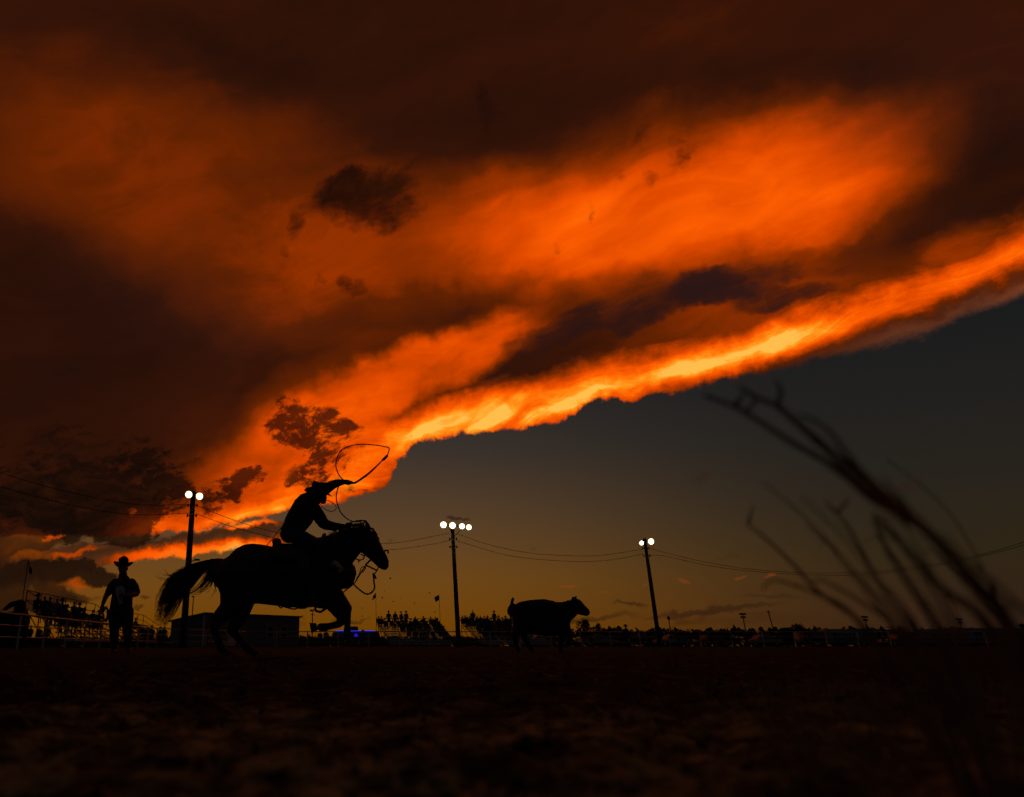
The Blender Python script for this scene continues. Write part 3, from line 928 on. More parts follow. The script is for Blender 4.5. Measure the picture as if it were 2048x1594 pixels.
# bridle, bit, tie-down, reins
bm = bmesh.new()
def loop(pts, r, n=None, F_=None, sides=6):
    tube(bm, (F_ or H).line(pts, n=n or len(pts) * 4), r, sides)
loop([(731, 1054, -.08), (728, 1075, -.105), (738, 1098, -.10), (752, 1120, -.075), (757, 1133, -.06)], .010)
loop([(731, 1054, .08), (728, 1075, .105), (738, 1098, .10), (752, 1120, .075), (757, 1133, .06)], .010)
loop([(745, 1062, -.085), (748, 1062, 0), (745, 1062, .085)], .010)
loop([(728, 1112, -.1), (722, 1108, 0), (728, 1112, .1)], .009)
loop([(740, 1121, -.075), (772, 1101, -.06), (776, 1106, 0), (772, 1101, .06), (740, 1121, .075)], .011)
bridle = obj('bridle', bm, 'leather', horse)
bm = bmesh.new()
loop([(757, 1133, -.07), (754, 1141, -.08), (748, 1148, -.08)], .008)
loop([(757, 1133, .07), (754, 1141, .08), (748, 1148, .08)], .008)
loop([(740, 1121, -.07), (735, 1126, -.05), (732, 1130, -.03), (742, 1135, -.05), (754, 1141, -.07)], .013)
obj('bit', bm, 'dark_steel', bridle)
bm = bmesh.new()
loop([(679, 1191, 0), (692, 1180, 0), (708, 1167, 0), (719, 1150, 0), (726, 1139, 0), (731, 1132, 0), (732, 1129, 0)], .009)
loop([(712, 1160, 0), (719, 1147, 0), (722, 1137, 0), (727, 1133, 0), (731, 1136, 0), (725, 1145, 0)], .007)
obj('tie_down', bm, 'leather', horse)
bm = bmesh.new()
loop([(746, 1147, -.07), (747, 1154, -.09), (748, 1165, -.11), (749, 1176, -.12), (743, 1185, -.13), (733, 1188, -.14), (721, 1181, -.15), (708, 1169, -.17), (700, 1156, -.19), (694, 1143, -.2),
      (690, 1110, -.17), (697, 1075, -.10), (701, 1056, .10)], .012, 60)
loop([(748, 1148, -.07), (750, 1153, -.08), (752, 1157, -.09)], .014)
obj('reins', bm, 'leather', horse)

# ------------------------------------------------------------------ the roper in the saddle
rp = at(585, 1075, HD)
rider = thing('person', 'roper in a dark shirt and hat leaning over the galloping horse, arm raised', 'person', rp)
Q = Fig(HD)
Q.limb([(578, 1068, 19, .18), (586, 1055, 21, .17)], mi=1)
Q.limb([(589, 1051, 24, .165), (600, 1035, 26.5, .17), (612, 1014, 26.5, .20), (620, 1000, 22, .215), (624, 992, 14, .18)], mi=0)
Q.limb([(627, 994, 10, .062), (634, 988, 9, .06)], mi=2)                                     # neck
Q.limb([(634, 982, 13, .078), (639, 989, 13.5, .08), (643, 996, 11, .07), (646, 1002, 7, .05)], mi=2)   # skull and jaw
Q.limb([(648, 993, 2.6, .018), (652, 996, 3.0, .02)], mi=2)                                   # nose
Q.limb([(622, 997, 13, .08, -.15), (636, 991, 11.5, .075, -.24), (650, 980, 11, .07, -.31), (663, 970.5, 9.8, .062, -.34)], mi=0)        # right upper arm, sleeve
Q.limb([(663, 970.5, 9.8, .06, -.34), (676, 965.5, 7.8, .045, -.34), (686, 964, 6, .036, -.33)], mi=0)
Q.limb([(686, 964, 4.4, .03, -.33), (692, 964, 5.2, .045, -.33), (698, 965, 5, .045, -.33)], mi=2)
Q.limb([(620, 1003, 13, .08, .14), (629, 1018, 13, .075, .22), (640, 1036, 13, .07, .26), (648, 1048, 11.5, .06, .26)], mi=0)        # left arm
Q.limb([(650, 1049, 11, .058, .26), (665, 1052.5, 9, .05, .22), (680, 1053, 6.5, .042, .16), (688, 1053, 5, .034, .13)], mi=0)
Q.limb([(688, 1053, 4.6, .034, .13), (695, 1052, 5.6, .045, .12), (701, 1050, 4.6, .04, .11)], mi=2)
for s in (-1, 1):
    Q.limb([(580, 1066, 17, .10, s * .12), (600, 1075, 16.5, .095, s * .28), (624, 1086, 14.5, .085, s * .40), (643, 1095, 12.5, .075, s * .43)], mi=1)
    Q.limb([(643, 1097, 12, .07, s * .43), (638, 1120, 11.5, .07, s * .42), (631, 1150, 9.5, .06, s * .41), (628, 1172, 7.5, .05, s * .40)], mi=1)
    Q.limb([(628, 1172, 8, .052, s * .40), (627, 1195, 7.5, .05, s * .39), (628, 1206, 7, .045, s * .38)], mi=3)
    Q.limb([(626, 1207, 6, .042, s * .38), (637, 1211, 5.6, .045, s * .37), (651, 1214, 4, .035, s * .37)], mi=3)
obj('body', fuse(Q.parts, .0105, 4), ['shirt', 'denim', 'skin', 'boot'], rider)
def finger(pts, r, parent, name='finger'):
    bm = bmesh.new()
    tube(bm, [Q.p(*p) for p in pts], r, 7, dome=True)
    return obj(name, bm, 'skin', parent)
for l, off in ((9, -.030), (11, -.010), (10.5, .010), (8.5, .028)):      # right hand closed on the rope
    y = -.33 + off
    finger([(696, 963 + abs(off) * 20, y), (696 + l * .55, 962.5, y), (696 + l * .95, 965, y), (696 + l * .8, 967.5, y)], [.0095, .009, .0085, .007], rider)
finger([(690, 967, -.365), (696, 969, -.36), (702, 968, -.34)], [.011, .010, .008], rider, 'thumb')
for l, off in ((7, -.030), (8.5, -.010), (8.5, .010), (7, .028)):        # left hand on reins and coils
    y = .115 + off
    finger([(698, 1048, y), (698 + l * .7, 1047.5, y), (698 + l, 1051, y), (698 + l * .5, 1053, y)], [.0095, .009, .0085, .007], rider)
finger([(693, 1047, .08), (699, 1046, .075), (704, 1048, .08)], [.011, .010, .008], rider, 'thumb')
for s_ in (-1, 1):
    bm = bmesh.new()
    tube(bm, [Q.p(633, 987, s_ * .082), Q.p(635, 991, s_ * .088), Q.p(637, 995, s_ * .08)], [.012, .016, .010], 7, (0, 1, 0), [.006, .007, .005])
    obj('ear', bm, 'skin', rider)
bm = bmesh.new()
hat_mesh(bm, Q.p(637, 984, -.02), math.radians(-14), math.radians(13), 1.14, curl=.032)
obj('cowboy_hat', bm, 'felt', rider)
bm = bmesh.new()
tube(bm, [Q.p(572, 1053, -.02), Q.p(588, 1062, -.17), Q.p(604, 1062, -.03), Q.p(604, 1062, .03), Q.p(588, 1062, .17), Q.p(572, 1053, .02)], .012, 6, (0, 0, 1), .022)
obj('belt', bm, 'leather', rider)

# ------------------------------------------------------------------ ropes
def rope_thing(name, label, paths, r, origin, mat='rope', D=HD):
    t = Fig(D)
    o0 = t.p(*origin)
    bm = bmesh.new()
    for pts, n in paths:
        tube(bm, t.line(pts, n=n), r, 7)
    root = link(name, None, None, o0)
    tag(root, label, 'rope')
    me = mesh_from(bm, name)
    bpy.data.objects.remove(root)
    me.transform(Matrix.Translation(-o0))
    me.materials.append(MAT[mat])
    for p in me.polygons:
        p.use_smooth = True
    o = link(name, me, None, o0)
    return tag(o, label, 'rope')
lar = rope_thing('lariat', 'roping lariat with open loop swinging above the rider, coils in his rein hand', [
    ([(700, 964, -.33), (709, 965, -.33), (722, 957, -.30), (737, 946, -.25), (753, 932, -.18), (766, 919, -.10), (774, 911, 0), (778.5, 897, .25), (770, 893.5, .5), (753, 890.5, .72), (724, 888.5, .85),
      (699, 892, .8), (683, 901, .6), (674, 916, .3), (672, 934, 0), (678, 950, -.2), (686, 959, -.32), (692, 963, -.33)], 90),
    ([(700, 966, -.33), (710, 966.5, -.33), (724, 958, -.31), (740, 946, -.27), (756, 930, -.2), (768, 917, -.12)], 30),
    ([(690, 966, -.33), (684, 965, -.33), (679, 969, -.30), (674.5, 981, -.22), (672.5, 995, -.14), (675, 1009, -.08), (681, 1024, -.02), (691, 1035, .03), (703, 1042, .08), (715, 1043, .1),
      (728, 1041, .1), (731, 1043, .1), (722, 1047, .09), (704, 1050, .1)], 70),
    ([(699, 1046, .05), (712, 1042, .0), (726, 1041, -.02), (730, 1044, -.05), (718, 1049, -.1), (700, 1052, -.12), (684, 1058, -.15), (683, 1076, -.18), (690, 1096, -.2), (701, 1109, -.2),
      (711, 1117, -.2), (720, 1120, -.2), (727, 1117, -.2), (730, 1106, -.2), (728, 1092, -.18), (720, 1078, -.15), (713, 1062, -.08), (706, 1050, .03)], 90),
    ([(711, 1117, -.2), (718, 1121, -.2), (716, 1125, -.2)], 8)], .0085, (700, 1050, 0))
bm = bmesh.new()
tube(bm, H.line([(766, 919.5, -.10), (770, 916, -.06), (774, 912, 0)]), .020, 8, dome=True)
obj('honda_knot', bm, 'rope', lar)
rope_thing('piggin_string', "thin tie string looped from the roper's teeth", [
    ([(646, 1003, -.03), (651, 1001, -.05), (657, 1001, -.07), (664, 1005, -.1), (670, 1010, -.12), (672.5, 1016, -.13), (669, 1021.5, -.12), (662, 1023, -.1), (653, 1020, -.08), (645, 1014, -.06), (641, 1008, -.05), (638, 1008, -.06), (636, 1010, -.1)], 60)],
    .0055, (646, 1003, -.03))
rope_thing('tail_end_of_string', "straight cord running from the roper's belt to the saddle skirt", [
    ([(566, 1051, -.20), (556, 1063, -.22), (545, 1077, -.25), (535, 1089, -.27), (531, 1096, -.30)], 16)], .0055, (566, 1051, -.2))

# ------------------------------------------------------------------ the calf running ahead
CD = 15.5
cb = at(1085, 1290, CD); cb.z = 0
calf = thing('calf', 'black calf running ahead of the horse with its tail kicked up', 'calf', cb)
K = Fig(CD)
K.limb([(1027, 1222, 14, .14), (1035, 1225, 22.5, .2), (1060, 1233, 33.5, .25), (1090, 1235, 36.5, .26), (1114, 1234, 33, .23), (1130, 1226, 20, .17)])
K.limb([(1120, 1227, 24, .17), (1132, 1223, 20, .14), (1143, 1217, 17, .11)])
K.limb([(1146, 1208, 13.5, .09), (1153, 1212, 15, .105), (1160, 1217, 13, .09), (1167, 1221.5, 10, .08), (1173, 1224.5, 8.2, .075)])
K.limb([(1148, 1197, 4.5, .06), (1150, 1203, 6, .07)])
for dy, st in ((-.13, [(1040, 1240, 17), (1037, 1257, 11), (1029, 1270, 7), (1031, 1284, 5), (1035, 1297, 5)]), (.13, [(1046, 1240, 17), (1051, 1258, 11), (1047, 1272, 7), (1054, 1285, 5), (1061, 1296, 5)]),
               (-.12, [(1120, 1246, 15), (1122, 1263, 9), (1124, 1276, 6.5), (1121, 1290, 4.8), (1121, 1298, 5)]), (.12, [(1126, 1244, 15), (1133, 1259, 9), (1142, 1270, 6.5), (1138, 1281, 4.8), (1133, 1288, 5)])):
    K.limb(st, dy=dy)
obj('body', fuse(K.parts, .02, 4), 'hide', calf)
for a, b, dy in (((1035, 1297), (1038, 1303), -.13), ((1061, 1296), (1066, 1301), .13), ((1121, 1298), (1123, 1304), -.12), ((1132, 1288), (1128, 1292), .12)):
    hoof(K, a, b, 4.2, dy, calf)
ear(K, (1134, 1201), (1146, 1208), 5, -.10, 'ear', 'hide', calf)
ear(K, (1139, 1201), (1147, 1205), 4.0, .10, 'ear', 'hide', calf)
for s in (-1, 1):
    bm = bmesh.new()
    tube(bm, [K.p(1150, 1200, s * .07), K.p(1151, 1195, s * .12), K.p(1153, 1192, s * .11)], [.025, .02, .008], 8)
    obj('horn', bm, 'horn', calf)
bm = bmesh.new()
tube(bm, K.line([(1028, 1210), (1024, 1206), (1024, 1200), (1027, 1196), (1025, 1204), (1022, 1212), (1023, 1222)], 0, 20), [.028] * 6 + [.02] * 8 + [.03] * 4 + [.02, .01], 8)
obj('tail', bm, 'hide', calf)

# ------------------------------------------------------------------ cowboy standing in the arena
PD = 14.5
pb = at(243, 1290, PD); pb.z = 0
cow = thing('person', 'man in a curled cowboy hat and dark maroon shirt standing in the arena', 'person', pb)
S = Fig(PD)
S.limb([(242, 1222, 23, .14), (243, 1205, 22, .135), (245, 1188, 20.5, .13), (247, 1172, 21, .125), (247, 1164, 20, .11), (247, 1160, 14, .085)], mi=0)
S.limb([(246, 1158, 9.5, .075), (246, 1146, 8, .065)], mi=2)
S.limb([(246, 1147, 6.5, .07), (246, 1140, 8.3, .095), (246, 1131, 8.5, .10), (246, 1126, 7.5, .085)], mi=2)
S.limb([(247, 1140, 1.8, .015, -.10), (247.5, 1142.5, 2.2, .018, -.115)], mi=2)
S.limb([(231, 1164, 8, .07), (222.5, 1173, 8, .07), (217, 1185, 7.5, .065)], mi=0)
S.limb([(216, 1184, 6, .05), (210, 1197, 5, .042, -.02), (205.5, 1209, 3.8, .032, -.04)], mi=2)
S.limb([(205, 1211, 4, .03, -.04), (203.5, 1217, 4.6, .022, -.05), (203.5, 1222, 3.8, .02, -.06)], mi=2)
S.limb([(263, 1164, 8, .07), (269.5, 1173, 8.2, .07), (273, 1185, 8, .065, -.03)], mi=0)
S.limb([(273, 1187, 6.4, .05, -.05), (263, 1190, 5.4, .042, -.16), (254, 1191, 4.4, .034, -.24)], mi=2)
S.limb([(253, 1191, 4.4, .03, -.24), (247, 1191, 4.8, .03, -.26), (243, 1190.5, 3.8, .025, -.26)], mi=2)
for sx, dy in ((-1, -.03), (1, .03)):
    x = 242 + sx * 12
    S.limb([(x, 1222, 13.5, .12, 0), (x + sx * .5, 1244, 12, .10, dy), (x + sx * 1, 1262, 9.5, .085, dy), (x + sx * 1.5, 1280, 8, .075, dy), (x + sx * 2, 1292, 7, .07, dy)], mi=1)
    S.limb([(x + sx * 2, 1292, 6.6, .06, dy), (x + sx * 2, 1301, 6, .06, dy)], mi=3)
    S.limb([(x + sx * 2, 1302, 5, .045, dy - .02), (x + sx * 3.5, 1303.5, 4.6, .05, dy - .17)], mi=3, ref=(1, 0, 0))
obj('body', fuse(S.parts, .012, 4), ['shirt_red', 'denim', 'skin', 'boot'], cow)
bm = bmesh.new()
hat_mesh(bm, S.p(246.5, 1129.5, .0), math.radians(-70), math.radians(-9), 1.13, curl=.055)
obj('cowboy_hat', bm, 'felt', cow)
for k, dx in enumerate((-3.4, -1.2, 1.0, 3.0)):       # hanging hand
    bm = bmesh.new()
    tube(bm, [S.p(203.5 + dx * .8, 1221, -.06), S.p(203.5 + dx, 1225, -.075), S.p(203.8 + dx, 1228.5 - abs(dx) * .3, -.07), S.p(204.4 + dx, 1230 - abs(dx) * .4, -.055)], [.010, .0095, .009, .0075], 7, dome=True)
    obj('finger', bm, 'skin', cow)
    bm = bmesh.new()                                    # hand held at the waist
    yy = 1188.3 + k * 1.9
    tube(bm, [S.p(245, yy, -.27), S.p(240.5, yy, -.285), S.p(238, yy + .6, -.27), S.p(239, yy + 1, -.25)], [.010, .0095, .009, .0075], 7, dome=True)
    obj('finger', bm, 'skin', cow)
for pts in (((207, 1215, -.06), (208.5, 1219, -.085), (207.5, 1223, -.095)), ((247, 1187, -.27), (244, 1185, -.285), (241, 1185.5, -.28))):
    bm = bmesh.new()
    tube(bm, [S.p(*p) for p in pts], [.012, .011, .009], 7, dome=True)
    obj('thumb', bm, 'skin', cow)
for sx in (-1, 1):
    bm = bmesh.new()
    tube(bm, [S.p(246 + sx * 8.4, 1134), S.p(246 + sx * 9.2, 1137), S.p(246 + sx * 8.6, 1140)], [.010, .012, .009], 7)
    obj('ear', bm, 'skin', cow)
# plain pale print on the shirt front, laid on the cloth
MAT['print'] = material('faded_pale_print', (.6, .56, .5), .95, var=.4, scale=25)
bm = bmesh.new()
prn = [(0, 1171.5, 3), (0, 1174, 7), (0, 1179, 9.2), (0, 1185, 9), (0, 1190, 7.5), (0, 1196, 5.5), (0, 1202, 4.8), (0, 1207, 4)]
ring = []
for q, (dx, py, w) in enumerate(prn):
    ring.append([bm.verts.new(S.p(240.5 + w * f, py, -.150 + .035 * (abs((240.5 + w * f) - 245) / 20) ** 2 - (.004 if py < 1190 else .010))) for f in (-1, -.6, -.2, .2, .6, 1)])
for r0, r1 in zip(ring, ring[1:]):
    for j in range(5):
        bm.faces.new((r0[j], r0[j + 1], r1[j + 1], r1[j]))
bmesh.ops.solidify(bm, geom=bm.faces[:], thickness=.004)
obj('shirt_print', bm, 'print', cow, label='faded pale oval print on the shirt front')
rp2 = Fig(PD)
bm = bmesh.new()
gl = [(204, 1222, -.06), (208, 1216, -.09), (213, 1214, -.1), (215, 1222, -.1), (214, 1234, -.1), (210, 1240, -.1), (207, 1236, -.09), (206, 1228, -.07)]
tube(bm, rp2.line(gl + gl[:1], n=30), .016, 7)
tube(bm, rp2.line([(x + 1.5, y + 3, d - .02) for x, y, d in gl] + [gl[0]], n=30), .014, 7)
o0 = rp2.p(208, 1226, -.08)
me = mesh_from(bm, 'coiled_rope'); me.transform(Matrix.Translation(-o0)); me.materials.append(MAT['rope'])
tag(link('coiled_rope', me, None, o0), 'short coil of rope hanging from the standing cowboy\'s hand', 'rope')

# ------------------------------------------------------------------ floodlight poles and their cables
def flood_pole(name, label, D, top, lamps, arm, street=None, thick=.17):
    t = at(top[0], top[1], D)
    root = thing(name, label, 'light pole', (t.x, D, 0), group='floodlight poles round the arena')
    bm = bmesh.new()
    tube(bm, [(t.x, D, -.3), (t.x, D, t.z * .5), (t.x, D, t.z)], [thick * 1.15, thick, thick * .82], 12)
    obj('pole', bm, 'pole', root)
    ax0, ax1 = at(arm[0], arm[1], D - .16), at(arm[2], arm[3], D - .16)
    bm = bmesh.new(); beam(bm, ax0, ax1, .10, .10)
    obj('crossarm', bm, 'dark_steel', root, False)
    mid = (ax0 + ax1) / 2
    if (ax1 - ax0).length > 1.6:
        for f in (.22, .78):
            e = ax0 + (ax1 - ax0) * f
            bm = bmesh.new(); beam(bm, Vector((t.x + (.05 if f > .5 else -.05), D - .14, e.z - .85)), e, .05)
            obj('brace', bm, 'dark_steel', root, False)
    for px, py, r in lamps:
        c = at(px, py, D - .45)
        rr = .9 * r / px_at(D, c.z)
        aim = Vector((0, -1, -.28)).normalized()
        bm = bmesh.new()
        tube(bm, [c - aim * .34, c - aim * .26, c - aim * .12, c], [rr * .30, rr * .45, rr * .85, rr * 1.06], 18)
        hs = obj('lamp_housing', bm, 'dark_steel', root)
        bm = bmesh.new()
        tube(bm, [c + aim * .014, c + aim * .04, c + aim * .06], [rr * .82, rr * .76, rr * .5], 20)
        obj('lit_lens', bm, 'lamp', hs)
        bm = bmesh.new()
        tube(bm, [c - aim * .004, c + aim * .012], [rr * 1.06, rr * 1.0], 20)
        obj('fringe_ring', bm, 'fringe_glow', hs)  # added glowing ring imitating the camera's colour fringe, not a lamp part
        bm = bmesh.new()
        beam(bm, c - aim * .2, Vector((c.x, D - .16, c.z)), .05)
        obj('bracket', bm, 'dark_steel', hs, False)
    for dz in (.9, 1.55):
        bm = bmesh.new()
        tube(bm, [(t.x - .28, D, t.z - dz), (t.x + .28, D, t.z - dz)], .03, 6)
        tube(bm, [(t.x - .28, D, t.z - dz - .1), (t.x - .28, D, t.z - dz + .1)], .05, 8)
        tube(bm, [(t.x + .28, D, t.z - dz - .1), (t.x + .28, D, t.z - dz + .1)], .05, 8)
        obj('insulator', bm, 'dark_steel', root)
    if street:
        a = at(*street[0], D - .2); b = at(*street[1], D - .3)
        bm = bmesh.new()
        tube(bm, [Vector((t.x, D, a.z - .05)), a + Vector((.4, 0, .08)), b + Vector((-.3, 0, .03)), b], [.03, .03, .05, .07], 8)
        obj('street_lamp_arm', bm, 'dark_steel', root)
    return root
flood_pole('floodlight_pole', 'wooden pole with two lit floodlights behind the horse\'s tail', 45.0, (387, 983), [(377.5, 989, 7.6), (399, 992.5, 7.6)], (374, 988, 402, 991), street=((383, 1122), (399, 1120)), thick=.19)
flood_pole('floodlight_pole', 'wooden pole with a row of four lit floodlights on a braced crossarm', 59.0, (905, 1056), [(887, 1049.5, 7.0), (905, 1051, 7.0), (924, 1052.5, 6.2), (937.5, 1054.5, 6.0)], (884, 1049, 941, 1054))
flood_pole('floodlight_pole', 'wooden pole with two lit floodlights right of the calf', 66.0, (1289, 1077), [(1283, 1086, 4.8), (1302, 1083, 6.6)], (1279, 1082, 1306, 1083))

def cable(label, pts, r=.018):
    """points (px, py, D)"""
    P = [at(*q) for q in spline(pts, 36)]
    o0 = P[0].copy()
    bm = bmesh.new()
    tube(bm, [p - o0 for p in P], r, 5)
    me = mesh_from(bm, 'power_cable'); me.materials.append(MAT['black'])
    for p in me.polygons: p.use_smooth = True
    tag(link('power_cable', me, None, o0), label, 'cable', 'cables slung between the light poles')
cable('upper cable rising to the left edge from the two-lamp pole behind the horse', [(383, 1009, 45), (264, 1008, 43.5), (117, 979, 41), (0, 945, 39), (-90, 915, 37.5)])
cable('lower cable rising to the left edge from the two-lamp pole behind the horse', [(382, 1026, 45), (264, 1029, 43.5), (146, 1011, 41.5), (0, 973, 39), (-90, 945, 37.5)])
cable('upper cable passing behind the roper toward the four-lamp pole', [(392, 1011, 45), (470, 1041, 47.5), (553, 1065, 50), (660, 1085, 53), (764, 1087, 55.5), (817, 1082, 57), (875, 1071, 58.3), (900, 1066, 59)])
cable('lower cable passing behind the roper toward the four-lamp pole', [(391, 1027, 45), (460, 1052, 47.5), (541, 1074, 50), (660, 1098, 53), (772, 1099.5, 55.8), (836, 1093, 57.5), (901, 1081, 59)])
cable('upper cable sagging between the four-lamp pole and the pole by the calf', [(913, 1067, 59), (980, 1090, 60.5), (1060, 1106, 62), (1130, 1111, 63.4), (1200, 1111, 64.6), (1286, 1098, 66)])
cable('lower cable sagging between the four-lamp pole and the pole by the calf', [(912, 1081, 59), (1000, 1107, 61), (1060, 1117, 62), (1150, 1123, 63.7), (1220, 1120, 65), (1286, 1108, 66)])
cable('upper cable rising to the right edge from the pole by the calf', [(1295, 1096, 66), (1400, 1122, 64), (1500, 1138, 62), (1620, 1146, 60), (1750, 1143, 57.5), (1850, 1131, 55.5), (1950, 1112, 53.5), (2048, 1084, 51.5), (2130, 1055, 50)])
cable('lower cable rising to the right edge from the pole by the calf', [(1297, 1112, 66), (1330, 1112, 65), (1420, 1132, 63.5), (1520, 1144, 61.5), (1620, 1150, 60), (1750, 1148, 57.5), (1900, 1126, 54.5), (2048, 1090, 51.5), (2130, 1062, 50)])

# ------------------------------------------------------------------ pipe fence round the arena
def fence(name, label, a, b, n, ztop=1.5):
    a, b = Vector(a), Vector(b)
    root = thing(name, label, 'fence', a, group='pipe fence round the arena')
    d = b - a
    bm = bmesh.new(); L = d.length / n
    tube(bm, [Vector((0, 0, -.2)), Vector((0, 0, ztop + .02))], .055, 7)
    pm = mesh_from(bm, 'post'); pm.materials.append(MAT['steel'])
    for i in range(n + 1):
        link('post', pm, root, d * (i / n))
    for z, r in ((ztop, .045), (1.0, .03), (.5, .03)):
        bm = bmesh.new()
        tube(bm, [a + Vector((0, 0, z)), b + Vector((0, 0, z))], r, 7)
        obj('rail', bm, 'steel', root)
fence('pipe_fence', 'steel pipe fence running away along the left side of the arena', (-14.6, 16, 0), (-15.2, 62, 0), 15)
fence('pipe_fence', 'steel pipe fence across the far left corner of the arena', (-15.2, 62, 0), (-9.5, 75, 0), 4)
fence('pipe_fence', 'steel pipe fence along the far end of the arena behind the calf', (-9.5, 75, 0), (34, 77, 0), 14)
fence('pipe_fence', 'steel pipe fence along the far end of the arena at the right edge', (34, 77, 0), (78, 75, 0), 14)

# ------------------------------------------------------------------ crowd figures
def spectator(kind, cloth):
    """figure facing -Y, base at its feet (standing) or at the seat (seated)"""
    p = []
    def L(st, mi=0, ref=(1, 0, 0)):
        p.append(([Vector(q[:3]) for q in st], [q[3] for q in st], [q[4] if len(q) > 4 else q[3] for q in st], ref, mi))
    if kind.startswith('stand'):
        h = .90
        for s in (-1, 1):
            L([(s * .09, 0, .92, .10), (s * .10, .01, .5, .075), (s * .11, .02, .08, .055)], 1)
            L([(s * .11, .03, .05, .05), (s * .12, -.12, .04, .045)], 1)
    else:
        h = .0
        for s in (-1, 1):
            L([(s * .09, -.02, .10, .10), (s * .13, -.30, .13, .085), (s * .14, -.46, .12, .07)], 1)
            L([(s * .14, -.46, .10, .07), (s * .14, -.42, -.15, .055), (s * .14, -.40, -.36, .05)], 1)
            L([(s * .14, -.42, -.38, .05), (s * .15, -.55, -.39, .045)], 1)
    lean = -.12 if kind.endswith('lean') else 0.0
    L([(0, 0, h + .05, .12, .17), (0, lean * .3, h + .25, .115, .165), (0, lean * .8, h + .45, .11, .19), (0, lean, h + .52, .08, .15)], 0)
    L([(0, lean, h + .54, .055), (0, lean - .01, h + .63, .05)], 2)
    L([(0, lean - .02, h + .65, .07, .062), (0, lean - .02, h + .72, .095, .078), (0, lean - .01, h + .79, .085, .07)], 2)
    for s in (-1, 1):
        if kind.startswith('stand'):
            L([(s * .20, lean, h + .48, .065), (s * .27, lean + .02, h + .24, .05), (s * .26, lean - .10, h + .0, .038), (s * .25, lean - .13, h - .06, .035)], 0)
        else:
            L([(s * .20, lean, h + .48, .065), (s * .27, lean - .06, h + .25, .05), (s * .16, lean - .30, h + .19, .038), (s * .12, lean - .38, h + .18, .035)], 0)
    me = fuse(p, .034, 2)
    return me, (h + .775, lean)
CROWD = {}
for kind in ('stand', 'seat', 'seatlean'):
    for cl in ('cloth_a', 'cloth_b', 'cloth_c'):
        me, (hz, ln) = spectator(kind, cl)
        for m in (cl, 'denim', 'skin'):
            me.materials.append(MAT[m])
        for p in me.polygons: p.use_smooth = True
        me.name = 'spectator'
        CROWD[(kind, cl)] = (me, hz, ln)
bm = bmesh.new(); hat_mesh(bm, Vector((0, 0, 0)), math.radians(-90), 0.0, 1.08, n=14, curl=.05)
HATM = mesh_from(bm, 'cowboy_hat'); HATM.materials.append(MAT['felt'])
bm = bmesh.new()
tube(bm, [(0, 0, .0), (0, 0, .06), (0, 0, .09)], [.088, .082, .045], 10); box(bm, (0, -.12, .01), (.13, .13, .012))
CAPM = mesh_from(bm, 'cap'); CAPM.materials.append(MAT['cloth_b'])

def person_at(loc, rot, kind, cl, hat, label, group, s=1.0):
    me, hz, ln = CROWD[(kind, cl)]
    root = thing('person', label, 'person', loc, rot, group)
    root.scale = (s, s, s)
    link('body', me, root)
    if hat == 'hat':
        h = link('cowboy_hat', HATM, root, (0, ln, hz - .02))
    elif hat == 'cap':
        h = link('cap', CAPM, root, (0, ln - .01, hz - .03))
    return root
ORD = ['first', 'second', 'third', 'fourth', 'fifth', 'sixth', 'seventh', 'eighth', 'ninth', 'tenth', 'eleventh', 'twelfth', 'thirteenth', 'fourteenth', 'fifteenth', 'sixteenth']

